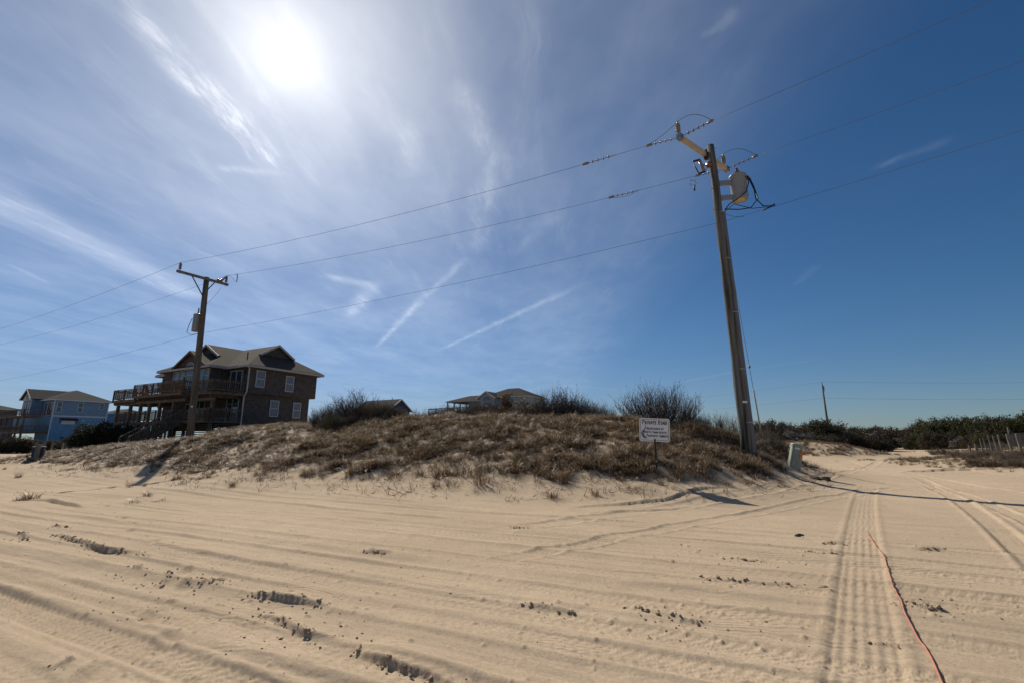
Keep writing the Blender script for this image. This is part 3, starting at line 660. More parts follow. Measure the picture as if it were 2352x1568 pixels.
    posts(h, [(-.7, -2.5), (-3.8, -2.6), (-6.2, -2.6), (-9.2, -2.9), (-12.2, -2.9), (-16, -2.9)], ZB, ZL-.27, .13)
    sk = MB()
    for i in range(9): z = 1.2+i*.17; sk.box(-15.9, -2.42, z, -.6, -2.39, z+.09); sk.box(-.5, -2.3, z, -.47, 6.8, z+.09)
    tag(sk.build('skirt_slats', M['shadew'], h), kind='stuff')
    # stair
    st = empty('x'); st.name = 'stair'; st.parent = h
    top, bot = Vector((-4.65, -3.1, ZL)), Vector((-4.65, -6.9, .55))
    for s in (-.75, .75):
        MB().beam(top+Vector((s, 0, -.1)), bot+Vector((s, 0, -.1)), .06, .3).build('stringer', M['deck'], st)
        MB().beam(top+Vector((s, 0, 1.0)), bot+Vector((s, 0, 1.0)), .14, .06).build('handrail', M['fence'], st)
        b = MB()
        for i in range(27): q = top+(bot-top)*(i/26)+Vector((s, 0, 0)); b.box(q.x-.02, q.y-.02, q.z, q.x+.02, q.y+.02, q.z+.97)
        tag(b.build('balusters', M['deck'], st), kind='stuff')
        for f in (.33, .66, 1.0): q = top+(bot-top)*f+Vector((s, 0, 0)); MB().box(q.x-.06, q.y-.06, .2, q.x+.06, q.y+.06, q.z+1.0).build('stair_post', M['deck'], st)
    tread = MB().box(-.72, -.15, -.02, .72, .15, .02).mesh('tread', M['deck'])
    for i in range(13):
        q = top+(bot-top)*((i+.7)/13.4); o = link('tread', tread, st); o.location = q
    return h
bh = brown_house()
# orange chairs on its deck
def deck_chair():
    t = empty('deck_chair')
    MB().box(-.28, -.28, .36, .28, .28, .41).build('seat', M['orange'], t)
    m = MB()
    for i in range(5): x = -.22+i*.11; m.beam((x, .24, .38), (x*1.25, .5, 1.12), .09, .025, (0, 1, 0))
    m.build('backrest', M['orange'], t)
    for x in (-.3, .3): MB().box(x-.06, -.34, .56, x+.06, .34, .60).build('armrest', M['orange'], t)
    for x, y in ((-.28, -.3), (.28, -.3), (-.28, .28), (.28, .28)): MB().box(x-.03, y-.03, 0, x+.03, y+.03, .56).build('leg', M['orange'], t)
    return t
def copy_tree(o, parent=None):
    c = o.copy(); COL.objects.link(c); c.parent = parent
    for ch in [k for k in o.children]: copy_tree(ch, c)
    return c
Mh = Matrix.Translation((-24.4, 42, 0)) @ Matrix.Rotation(R(-28.2), 4, 'Z')
ch0 = deck_chair(); first = True
for lx, ly, rz in ((-4.6, -3.0, 20), (-5.6, -2.9, -15), (-6.9, -3.0, 10), (-8.6, -2.9, 30), (-9.7, -3.0, -20), (-11.2, -2.8, 5), (-12.9, -2.6, 60)):
    c = ch0 if first else copy_tree(ch0); first = False
    p = Mh @ Vector((lx, ly, 5.5-.03 if lx > -12.4 else 5.2)); c.location = p; c.rotation_euler = (0, 0, R(rz-28+180))
    tag(c, 'orange slatted deck chair behind the upper railing of the shingle house', 'chair', 'orange chairs on the upper deck')

def blue_house():
    ox, oy, zb = -80.0, 80.0, -.35
    h = empty('blue_beach_house', (ox, oy, 0), R(-30), 'bright blue three storey house with dark awning and stacked side decks', 'house')
    Z2, ZE = 5.3, 8.2
    MB().box(-13, 0, Z2, 0, 7.6, ZE).build('upper_wall', M['bluelap'], h)
    MB().box(-6.5, .02, zb, .04, 7.62, Z2-.01).build('lower_wall', M['bluebat'], h)
    MB().box(-23, .4, 2.6, -6.51, 7.4, Z2-.02).build('porch_wall', M['bluebat'], h)
    MB().box(-9.8, -1.5, Z2, -5.2, -.003, ZE).build('bay_wall', M['bluelap'], h)
    dutch(h, -13.5, .55, -.5, 8.1, ZE, .47, 4.3, 4.3, 'roof2', 'bluelap', 'bluetrim')
    g = MB(); xc, hw, zr, ze = -7.5, 2.9, 10.2, 8.35
    for sg in (-1, 1): g.slab([(xc, -1.95, zr), (xc, 3.6, zr), (xc+sg*hw, 3.6, ze), (xc+sg*hw, -1.95, ze)], .14)
    gr = g.build('gable_roof', M['roof2'], h)
    t = MB()
    for sg in (-1, 1): t.beam((xc, -1.98, zr-.1), (xc+sg*hw, -1.98, ze-.1), .05, .22)
    t.build('rake_trim', M['white'], gr)
    MB().prism([(xc-2.3, -1.6, ZE-.1), (xc+2.3, -1.6, ZE-.1), (xc+2.3, -1.6, 8.5), (xc, -1.6, 9.9), (xc-2.3, -1.6, 8.5)], (0, .09, 0)).build('gable_wall', M['bluetrim'], h)
    window(h, xc, -1.61, 8.2, 1.1, 1.0, 'f', bars=2)
    for dx in (-1.7, -.7, .7, 1.7): window(h, xc+dx, -1.5, 5.7, .75, 2.0, 'f')
    window(h, -3.4, 0, 5.4, 1.0, 2.2, 'f'); window(h, -1.7, 0, 5.4, 1.5, 2.2, 'f', bars=2, name='sliding_door'); window(h, -.4, 0, 5.4, .4, 2.2, 'f')
    for y, hh in ((.75, 1.7), (3.6, 1.6), (6.6, .9)): window(h, 0, y, 7.7-hh, .6, hh, 'r', trim='bluetrim')
    window(h, .04, 4.1, .95, .5, .85, 'r', trim='bluetrim')
    MB().box(.045, 1.4, 3.9, .1, 3.2, 4.5).build('louvre_panel', M['bluetrim'], h)
    m = MB(); m.slab([(.045, 1.1, 4.95), (.045, 3.5, 4.95), (.75, 3.5, 4.6), (.75, 1.1, 4.6)], .08)
    for y in (1.2, 3.4): m.beam((.08, y, 4.1), (.6, y, 4.6), .07, .07)
    m.build('awning', M['awning'], h)
    MB().box(.05, 0, Z2-.12, .09, 7.6, Z2+.1).build('band_board', M['bluetrim'], h)
    for y in (-.01, 7.5): MB().box(.05, y, zb, .085, y+.16, ZE-.1).build('corner_board', M['bluetrim'], h)
    MB().box(.045, 3.2, 1.0, .14, 3.5, 1.5).build('meter_box', M['white'], h); MB().tube([(.1, 3.35, .95), (.1, 3.35, -.2)], .04, 6).build('meter_conduit', M['conduit'], h)
    MB().box(.045, 1.7, 1.5, .3, 2.1, 1.65).build('shower_head', M['steel'], h); MB().tube([(.1, 1.9, 1.5), (.1, 1.9, -.2)], .05, 6).build('shower_pipe', M['steel'], h)
    for z in (Z2, 2.6):
        d = MB().box(-23, -3.4, z-.3, -.2, -.01 if z < 4 else -1.51, z-.04).build('deck', M['deck'], h)
        railing(d, (-.25, -3.35), (-23, -3.35), z, every=2.2, gap=.3); railing(d, (-.25, -.2), (-.25, -3.35), z, gap=.3)
    posts(h, [(-.4, -3.2), (-3.4, -3.2), (-6.4, -3.2), (-9.4, -3.2), (-12.4, -3.2), (-15.6, -3.2), (-18.8, -3.2), (-22.0, -3.2)], zb, Z2-.31)
    # rear wing seen past the far corner
    MB().box(-6, 9.0, zb, 1.6, 12.5, 6.2).build('rear_wall', M['bluebat'], h)
    dutch(h, -6.5, 2.4, 8.4, 13.0, 6.25, .35, 2.3, 2.3, 'roof2', 'bluelap', 'bluetrim')
    return h
blue_house()

def pale_house():
    p = at(1208.6, 906, 100); h = empty('pale_beach_house', (p.x, p.y, 0), R(-31), 'pale blue grey hip roofed house with arched window behind the dune shrubs', 'house')
    ZF, ZE = 7.3, p.z-.1
    MB().box(-11, 0, .3, 0, 9, ZE).build('wall', M['pale'], h)
    MB().box(-16.5, 1.2, ZF-1, -11.003, 8, ZE-.5).build('wing_wall', M['pale'], h)
    MB().box(-11.3, -1.6, ZF-1, -7.2, -.003, ZE-.35).build('gable_bay', M['pale'], h)
    dutch(h, -12.4, .55, -.55, 9.5, ZE, .46, 5.05, 5.05, 'roof3', 'pale', 'white')
    dutch(h, -22.4, -10.5, -.2, 8.2, ZE-.45, .36, 4.2, None, 'roof3', 'pale', 'white')
    g = MB(); xc, hw, zr, ze = -9.25, 2.6, ZE+1.25, ZE-.35
    for sg in (-1, 1): g.slab([(xc, -2.2, zr), (xc, 3, zr), (xc+sg*hw, 3, ze), (xc+sg*hw, -2.2, ze)], .14)
    gr = g.build('gable_roof', M['roof3'], h)
    t = MB()
    for sg in (-1, 1): t.beam((xc, -2.23, zr-.1), (xc+sg*hw, -2.23, ze-.1), .06, .26)
    t.build('rake_trim', M['white'], gr)
    MB().prism([(xc-2.1, -1.7, ze-.2), (xc+2.1, -1.7, ze-.2), (xc+2.1, -1.7, ze+.2), (xc, -1.7, zr-.18), (xc-2.1, -1.7, ze+.2)], (0, .09, 0)).build('gable_wall', M['pale'], h)
    window(h, xc, -1.71, ZF+2.35, 2.1, .2, 'f', arch=True, bars=5, name='arched_window'); window(h, xc, -1.61, ZF+.1, 2.2, 1.9, 'f', bars=2, name='sliding_door')
    window(h, -13.3, 1.2, ZF+.1, 2.4, 1.9, 'f', bars=2, name='sliding_door'); window(h, 0, 1.2, ZF+.5, .9, 1.6, 'r'); window(h, -3, 0, ZF+.7, .9, 1.4, 'f')
    for x, y in ((-22, .2), (-20, .2), (-18.2, .2), (-22, 7.8), (-19.2, 7.8), (-17, 7.8)): MB().box(x-.12, y-.12, .3, x+.12, y+.12, ZE-.6).build('porch_post', M['deck'], h)
    d = MB().box(-24, -4.5, ZF-.35, -5, -1.62, ZF-.05).box(-24, -1.618, ZF-.35, -16.51, 8, ZF-.05).build('deck', M['deck'], h)
    railing(d, (-5, -4.4), (-24, -4.4), ZF, every=2.4, gap=.35); railing(d, (-24, -4.4), (-24, 7.9), ZF, every=2.4, gap=.35)
    posts(h, [(-23.6, -4), (-20, -4), (-16, -4), (-12, -4)], .2, ZF-.36)
pale_house()
def navy_house():
    p = at(922, 915, 100); h = empty('navy_gable_house', (p.x, p.y, 0), R(-31), 'small navy blue house with plain gable roof behind bare shrubs', 'house')
    ZR = p.z; ZE = ZR-2.2
    MB().box(-11, -3.1, .3, -.4, 3.1, ZE).build('wall', M['navy'], h)
    MB().prism([(-.42, -3.1, ZE-.02), (-.42, 3.1, ZE-.02), (-.42, 0, ZR-.25)], (-.1, 0, 0)).build('gable_wall', M['navy'], h)
    r = MB()
    for sg in (-1, 1): r.slab([(.1, 0, ZR), (-11.2, 0, ZR), (-11.2, sg*3.6, ZE-.32), (.1, sg*3.6, ZE-.32)], .16)
    rf = r.build('roof', M['roof2'], h)
    t = MB()
    for sg in (-1, 1): t.beam((.13, 0, ZR-.12), (.13, sg*3.6, ZE-.44), .05, .22)
    t.build('rake_trim', M['white'], rf)
    for y in (-.7, .5): window(h, -.4, y, ZE-1.3, .7, 1.2, 'r', 'blind')
    MB().box(-15, -2.4, .3, -11.01, 2.4, ZE-.4).build('wing_wall', M['navy'], h)
    dutch(h, -15.4, -11.2, -2.8, 2.8, ZE-.35, .5, 2.8, None, 'roof2', 'navy', 'white')
    MB().tube([(-3, .3, ZR-.4), (-3, .3, ZR+.5)], .06, 6).build('vent_pipe', M['steel'], h)
navy_house()
def far_house():
    p = at(-55, 925, 120); h = empty('grey_roof_house', (p.x, p.y, 0), R(-30), 'far house with low grey hip roof beyond the blue house', 'house')
    MB().box(-9, 0, -.3, 0, 8, p.z-1.2).build('wall', M['navy'], h)
    dutch(h, -9.6, .6, -.6, 8.6, p.z-1.2, .3, 4.6, 4.6, 'roof2', 'pale', 'bluetrim')
    window(h, 0, 3, p.z-3.2, .8, 1.3, 'r'); window(h, -3, 0, p.z-3.2, .9, 1.3, 'f')
far_house()

# ------------------------------------------------------------------ utility poles and lines
def sheds(m, p0, p1, n, rc, rs_, nn=12):
    p0, p1 = Vector(p0), Vector(p1); L = (p1-p0).length; prof = [(0, rc)]
    for i in range(n):
        a = L*(i+.5)/n; w_ = L/n*.22
        prof += [(a-w_, rc), (a-w_*.3, rs_), (a+w_*.3, rs_), (a+w_, rc)]
    prof.append((L, rc)); m.lathe(p0, p1-p0, prof, nn); return m
def sagline(p0, p1, sag, n=28):
    p0, p1 = Vector(p0), Vector(p1); return [p0+(p1-p0)*(i/n)-Vector((0, 0, sag*4*(i/n)*(1-i/n))) for i in range(n+1)]
def arc(p0, p1, lift, n=10):
    p0, p1 = Vector(p0), Vector(p1); L = Vector(lift); return [p0+(p1-p0)*(i/n)+L*(4*(i/n)*(1-i/n)) for i in range(n+1)]
def insulator_string(par, p0, p1, n=4, mt='porcelain'):
    m = MB(); p0, p1 = Vector(p0), Vector(p1); d = p1-p0
    m.tube([p0, p1], .014, 6)
    for i in range(n):
        c = p0+d*(.22+.5*i/(n-1)); m.lathe(c-d.normalized()*.02, d, [(0, .02), (.008, .065), (.03, .065), (.04, .02)], 12)
    m.beam(p0+d*.84, p1+d*.03, .06, .075)
    return m.build('line_insulator', [M[mt]], par, True)

# --- the tall angle pole beside the corner of the road
PB = Vector((7.85, 15.6, gz(7.85, 15.6)-.05)); PT = at(1632, 335, 15.45)
rp = empty('utility_pole', PB, 0, 'tall weathered utility pole with tan crossarm and grey transformer above the road corner', 'utility pole')
def L_(p): return Vector(p)-PB
axis = (PT-PB)
def on(zf): return axis*zf                                         # local point on the pole axis
m = MB(); n = 14
m.tube([on(i/n)+Vector((.012*math.sin(i*1.7), .01*math.cos(i*2.3), 0)) for i in range(n+1)], [.185-.058*(i/n)+.004*math.sin(i*2.9) for i in range(n+1)], 20); m.build('pole', M['pole'], rp, True)
AL, AR = at(1560, 312, 14.50), at(1672, 391, 16.60); az = (AL.z+AR.z)/2; AL.z = AR.z = az
ad = (AR-AL).normalized(); off = Vector((-ad.y, ad.x, 0))*.19
AL0, AR0 = L_(AL)-off*0.2, L_(AR)-off*0.2
armc = on((az-PB.z)/axis.z); shift = armc-(AL0+(AR0-AL0)*.5); shift.z = 0
side = Vector((ad.y, -ad.x, 0))
# arm bolted on the face of the pole that looks down the road
sh2 = side*(-.22)
k_ = (armc-AL0).dot(ad); foot_ = AL0+ad*k_; corr = armc-foot_; corr.z = 0
AL0, AR0 = AL0+corr+sh2, AR0+corr+sh2
MB().beam(AL0, AR0, .13, .17).build('crossarm', M['arm'], rp)
MB().beam(armc+sh2*.5-Vector((0, 0, .18)), armc+sh2*.5+Vector((0, 0, .18)), .34, .16, ad).build('arm_bracket', M['steel'], rp)
for e, s_ in ((AL0, 1), (AR0, -1)): MB().beam(e-ad*.02*s_, e+ad*.16*s_, .17, .21).build('arm_cap', M['galv'], rp)
dirL1 = (at(427, 605, 25.1)-AL).normalized(); dirL1.z *= .3
dirR = Vector((.71, -.70, .02))
T1 = AL0+Vector((0, 0, .09)); T2 = AR0-ad*.25+Vector((0, 0, .09))
for q in (T1, T2):
    m = MB(); m.tube([q, q+Vector((0, 0, .10))], .03, 8); sheds(m, q+Vector((0, 0, .08)), q+Vector((0, 0, .40)), 5, .055, .085); m.tube([q+Vector((0, 0, .40)), q+Vector((0, 0, .52))], [.035, .03], 8); m.build('post_insulator', M['porcelain'], rp, True)
ends = {}
for nm, e in (('1', AL0+ad*.08), ('2', AR0-ad*.10)):
    for tagd, d in (('L', dirL1.normalized()), ('R', dirR.normalized())):
        e1 = e+d*1.15+Vector((0, 0, -.02 if tagd == 'L' else .03)); insulator_string(rp, e+d*.08, e1); ends[nm+tagd] = e1+PB
for q, a in ((T1, '1'), (T2, '2')):
    top = q+Vector((0, 0, .5))
    m = MB(); m.tube(arc(top, ends[a+'R']-PB, (0, 0, .28)), .010, 6); m.tube(arc(top, ends[a+'L']-PB, (0, 0, -.06)), .010, 6); m.build('jumper_wire', M['wire'], rp, True)
# transformer on the right-hand side of the pole
tz = at(1684, 470, 15.7).z-PB.z; tcx = on(tz/axis.z)+Vector((.80, -.10, 0))
tr = MB(); tr.lathe(tcx, (0, 0, 1), [(0, .265), (.02, .285), (.05, .29), (.92, .29), (.93, .303), (.97, .303), (1.00, .26), (1.03, .10)], 28)
tk = tr.build('transformer', M['tank'], rp, False)
for p_ in tk.data.polygons: p_.use_smooth = len(p_.vertices) == 4
m = MB(); m.lathe(tcx+Vector((0, 0, 1.0)), (0, 0, 1), [(0, .06), (.02, .06), (.03, .13), (.06, .13), (.08, .07), (.13, .06), (.15, .10), (.17, .06), (.3, .04)], 14); m.build('bushing', M['brownporc'], tk, True)
m = MB(); m.lathe(tcx+Vector((0, 0, -.012)), (0, 0, 1), [(0, .18), (.011, .18)], 24); m.build('tank_base', M['arm'], tk)
for z in (.12, .72): MB().beam(on((tz+z)/axis.z)+Vector((.1, -.01, 0)), tcx+Vector((-.26, 0, z)), .12, .16).build('tank_bracket', M['tank'], tk)
lug = [tcx+Vector((.17, -.23, .80)), tcx+Vector((.24, -.17, .78)), tcx+Vector((.285, -.05, .80))]
for q in lug: MB().tube([q, q+Vector((.08, -.06, .02))], [.035, .03], 8).build('terminal', M['brownporc'], tk, True)
cd = on((tz-.45)/axis.z)+Vector((.2, -.08, 0))
NR = at(1760, 478, 15.0)-PB
m = MB()
m.tube([lug[0]+Vector((.05, -.05, 0)), tcx+Vector((.15, -.42, .45)), tcx+Vector((.02, -.40, .1)), tcx+Vector((-.25, -.3, -.12)), tcx+Vector((-.5, -.15, -.25)), cd+Vector((0, 0, .05))], .020, 8)
m.tube([lug[1]+Vector((.08, -.05, 0)), tcx+Vector((.42, -.25, .4)), tcx+Vector((.55, -.2, -.05)), tcx+Vector((.25, -.2, -.42)), tcx+Vector((-.15, -.15, -.46)), cd+Vector((0, 0, .1))], .020, 8)
m.tube([lug[2]+Vector((.08, -.05, 0)), tcx+Vector((.45, -.2, .3)), tcx+Vector((.44, -.25, -.1)), tcx+Vector((.65, -.3, -.4)), tcx+Vector((1.0, -.45, -.45)), NR+Vector((-.1, .1, -.06)), NR+Vector((.2, -.2, .05))], .020, 8)
m.tube([cd, cd+Vector((.3, -.1, .25)), cd+Vector((.9, -.2, .02)), cd+Vector((1.4, -.4, -.02))], .014, 8)
m.tube([cd+Vector((0, 0, -.1)), cd+Vector((.25, -.1, -.25)), cd+Vector((.6, -.15, -.28))], .006, 6)
m.build('service_cable', M['rubber'], tk, True)
# cut-out fuse and arrester on the far side of the arm
fz = on((at(1605, 385, 15.5).z-PB.z)/axis.z)
fq = fz+Vector((-.50, -.12, -.02)); m = MB(); sheds(m, fz+Vector((-.15, -.05, .05)), fq+Vector((.25, 0, .05)), 2, .06, .12); m.build('fuse_bracket', M['brownporc'], rp, True)
m = MB(); m.tube([fz+Vector((-.12, -.05, .06)), fq], .03, 8); m.tube([fq+Vector((-.06, 0, .22)), fq+Vector((.10, 0, -.26))], .055, 10); m.build('cutout_body', M['porcelain'], rp, True)
m = MB(); m.tube([fq+Vector((-.28, 0, .06)), fq+Vector((-.12, 0, -.34))], .02, 8); m.beam(fq+Vector((-.30, 0, .16)), fq+Vector((-.03, 0, .24)), .05, .06); m.beam(fq+Vector((-.14, 0, -.36)), fq+Vector((.14, 0, -.24)), .05, .06); m.tube(arc(fq+Vector((-.18, 0, .1)), fq+Vector((-.24, 0, -.75)), (.05, 0, 0)), .006, 6); m.build('fuse_holder', M['steel'], rp, True)
m = MB(); aq_ = fq+Vector((-.34, 0, -.82)); m.tube([aq_+Vector((-.14, 0, .2)), aq_+Vector((-.14, 0, 0)), aq_+Vector((.05, 0, 0)), aq_+Vector((.07, 0, .2)), aq_+Vector((-.14, 0, .2))], .008, 6); m.tube([aq_+Vector((.02, 0, 0)), aq_+Vector((0, 0, -.22))], .03, 8); m.build('ground_clamp', M['steel'], rp, True)
# conduit down the side, number plate, step bolts
cdz = on((tz-.42)/axis.z)
m = MB(); m.beam(Vector((.225, -.02, .25)), cdz+Vector((.165, -.02, 0)), .11, .09, (0, 1, 0)); m.build('conduit', M['conduit'], rp)
for z in (1.2, 3.0, 5.0, 7.0, 8.8):
    if z < cdz.z: MB().beam(on(z/axis.z)+Vector((0, -.19+.005*z, 0)), on(z/axis.z)+Vector((.27-.006*z, -.10, 0)), .03, .012, (0, 1, .2)).build('conduit_strap', M['galv'], rp)
for z, s_ in ((axis.z-.12, 1), (axis.z-.75, 1), (tz+.5, -1), (tz-.35, -1), (axis.z-1.15, 1)):
    q = on(z/axis.z); MB().tube([q, q+Vector((.22*s_, -.05, 0)), q+Vector((.22*s_, -.05, .05))], .012, 6).build('step_bolt', M['galv'], rp)
MB().box(-.085, -.004, -.035, .085, .004, .035).build('number_plate', M['signw'], rp).location = on(at(1706, 922, 15.4).z/axis.z-PB.z/axis.z)+Vector((.02, -.192, 0))
plate = [o for o in rp.children if o.name.startswith('number_plate')][0]; plate.rotation_euler = (0, 0, R(10))

# --- the browner pole in front of the shingle house
LBp = at(437, 1000, 25.7); LBp.z = gz(LBp.x, LBp.y)-.1; LT = at(475, 638, 25.7)
lp = empty('utility_pole', LBp, 0, 'brown utility pole with wooden crossarm and small transformer in front of the shingle house', 'utility pole')
ax2 = LT-LBp
MB().tube([ax2*(i/8) for i in range(9)], [.19-.05*i/8 for i in range(9)], 16).build('pole', M['pole2'], lp, True)
a0, a1 = at(419, 617, 24.2), at(535, 655, 26.6); a0.z = a1.z = LT.z-.12
v = (a1-a0).normalized(); b0_, b1_ = ax2-Vector((0, 0, .12))-v*1.45+Vector((0, -.18, 0)), ax2-Vector((0, 0, .12))+v*1.35+Vector((0, -.18, 0))
MB().beam(b0_, b1_, .11, .14).build('crossarm', M['armwood'], lp)
for f in (.27, .74): MB().beam(b0_+(b1_-b0_)*f, ax2-Vector((0, .15, 1.15)), .035, .05).build('arm_brace', M['steel'], lp)
lend = {}
for nm, f in (('1', .05), ('2', .95)):
    q = b0_+(b1_-b0_)*f+Vector((0, 0, .07)); m = MB(); m.tube([q-Vector((0, 0, .2)), q+Vector((0, 0, .08))], .015, 6); sheds(m, q+Vector((0, 0, .06)), q+Vector((0, 0, .42)), 6, .05, .085); m.tube([q+Vector((0, 0, .4)), q+Vector((0, 0, .48))], .03, 6); m.build('post_insulator', M['porcelain'], lp, True); lend[nm] = q+Vector((0, 0, .48))+LBp
q = b0_+(b1_-b0_)*.85+Vector((0, -.05, .05)); m = MB(); m.tube([q, q+v*.22+Vector((0, 0, .36))], .05, 8); sheds(m, q-v*.2+Vector((0, 0, .04)), q+v*.1+Vector((0, 0, .1)), 2, .06, .12); m.build('cutout_body', M['porcelain'], lp, True)
q2 = lend['2']-LBp; m = MB(); m.tube(arc(q2, q2+Vector((.65, -.1, -.45)), (0, 0, .12)), .008, 6); m.tube([q2+Vector((.72, -.1, .05)), q2+Vector((.72, -.1, -.45))], .022, 6); m.tube([q2+Vector((.60, -.1, -.02)), q2+Vector((.64, -.1, .1)), q2+Vector((.72, -.1, .08))], .008, 6); m.build('hot_clamp', M['steel'], lp, True)
m = MB(); m.tube(arc(q2+Vector((-.3, .1, -.7)), ax2+Vector((.1, 0, -1.75)), (0, 0, -.12)), .007, 6); m.build('jumper_wire', M['wire'], lp, True)
tq = ax2*((ax2.z-3.25)/ax2.z)+Vector((-.42, .15, 0))
tk2 = MB(); tk2.lathe(tq, (0, 0, 1), [(0, .20), (.03, .22), (.95, .22), (1.0, .23), (1.05, .16)], 20); tk2 = tk2.build('transformer', M['tank'], lp)
for p_ in tk2.data.polygons: p_.use_smooth = len(p_.vertices) == 4
MB().tube([tq+Vector((0, 0, 1.0)), tq+Vector((0, 0, 1.42))], [.045, .03], 8).build('bushing', M['brownporc'], tk2, True)
MB().tube([tq+Vector((-.2, -.15, .75)), tq+Vector((-.30, -.2, .3)), tq+Vector((-.36, -.2, -.1)), tq+Vector((-.15, -.1, -.22)), tq+Vector((.2, 0, -.12))], .016, 6).build('service_cable', M['rubber'], tk2, True)
MB().beam(tq+Vector((.1, 0, .5)), tq+Vector((.35, -.1, .5)), .14, .3).build('tank_bracket', M['tank'], tk2)
MB().box(-.05, -.004, -.04, .05, .004, .04).build('number_plate', M['signw'], lp).location = Vector((0, -.2, 1.9))

# --- conductors
def line(name, label, paths, r=.0072, strings=()):
    o = empty(name, paths[0][0], 0, label, 'power line'); b = Vector(paths[0][0])
    m = MB()
    for pth in paths: m.tube([p-b for p in pth], r, 5)
    m.build('conductor', M['wire'], o, True)
    for a, c, loop in strings:
        insulator_string(o, a-b, c-b)
        if loop: MB().tube(arc(a-b, c-b, (0, 0, -.12)), .008, 5).build('jumper_wire', M['wire'], o, True)
    return o
FL = Vector((-.885, .465, 0))
for nm, lab in (('1', 'upper power conductor running over the roadside crossarms'), ('2', 'second power conductor with a hanging insulator jumper loop')):
    p0, p1 = ends[nm+'L'], lend[nm]
    d = p1-p0; L = d.length; path = sagline(p0, p1, .35, 40)
    c0 = 1.15/L if nm == '1' else 2.3/L
    def pat(f): return p0+d*f-Vector((0, 0, .35*4*f*(1-f)))
    s0, s1 = pat(c0), pat(c0+1.25/L)
    line('power_line', lab, [[pat(c0*i/4) for i in range(5)], [pat(c0+1.25/L+(1-c0-1.25/L)*i/36) for i in range(37)], sagline(p1, p1+FL*45+Vector((0, 0, -.6)), .5), sagline(ends[nm+'R'], ends[nm+'R']+dirR.normalized()*42+Vector((0, 0, -.3)), .7)], strings=((s0, s1, nm == '2'),))
nl = LBp+ax2*((ax2.z-3.45)/ax2.z)+Vector((0, -.2, 0)); nr_ = PB+on((at(1642, 512, 15.4).z-PB.z)/axis.z)+Vector((.05, -.2, 0))
line('neutral_line', 'lowest conductor hanging between the two roadside poles', [sagline(nr_, nl, .25), sagline(nl, nl+FL*45+Vector((0, 0, -.9)), .4), sagline(nr_, at(2352, 290, 10.2)+Vector((.71, -.70, .0))*10, .1)], r=.0068)
# --- guy wire with its pale guard
GA = at(1752, 1000, 21.5); GA.z = gz(GA.x, GA.y); gt = PB+on(.86)+Vector((.12, .1, 0))
gw = empty('guy_wire', GA, 0, 'slanting guy wire with pale plastic guard anchoring the tall weathered pole', 'guy wire')
g0 = gt-GA
MB().tube([g0, Vector((0, 0, -.1))], .011, 6).build('cable', M['galv'], gw, True)
MB().tube([g0*.06, g0*.27], .032, 8).build('guard', M['guard'], gw, True)
MB().lathe(g0*.36, g0, [(0, .02), (.03, .05), (.10, .05), (.13, .02)], 8).build('strain_insulator', M['porcelain'], gw, True)
m = MB()
for i in range(6): m.lathe(g0*(.015+.008*i), g0, [(0, .02), (.02, .035), (.04, .02)], 6)
m.build('turnbuckle', M['galv'], gw, True)
# --- far pole line
def far_pole(p, ztop, lab):
    o = empty('utility_pole', (p[0], p[1], gz(p[0], p[1])-.2), 0, lab, 'utility pole', None)
    h = ztop-o.location.z
    MB().tube([(0, 0, 0), (.0, 0, h*.5), (.0, 0, h)], [.17, .15, .11], 10).build('pole', M['pole'], o, True)
    MB().tube([(0, 0, h), (0, 0, h+.35)], .03, 6).build('pin', M['steel'], o); m = MB(); sheds(m, (0, 0, h+.1), (0, 0, h+.4), 3, .05, .08); m.build('pin_insulator', M['porcelain'], o, True)
    MB().tube([(.1, -.12, h-.3), (.1, -.12, h-1.1)], .09, 8).build('cutout_body', M['porcelain'], o, True)
    return o
fp = at(1888, 882, 74); fz_ = fp.z
far_pole((fp.x, fp.y), fz_, 'slim distant utility pole rising above the scrub beside the side road')
far_pole((8, 150), fz_-.4, 'distant utility pole hidden behind the dune shrubs')
for k, (dz, lab) in enumerate(((.42, 'upper thin wire of the distant pole line'), (-2.2, 'lower thin wire of the distant pole line'))):
    a = Vector((fp.x, fp.y-.1, fz_+dz))
    line('power_line', lab, [sagline(a, Vector((112, 69, fz_+dz+.2)), .5), sagline(a, Vector((8, 149.9, fz_-.4+dz)), .8)], r=.011)

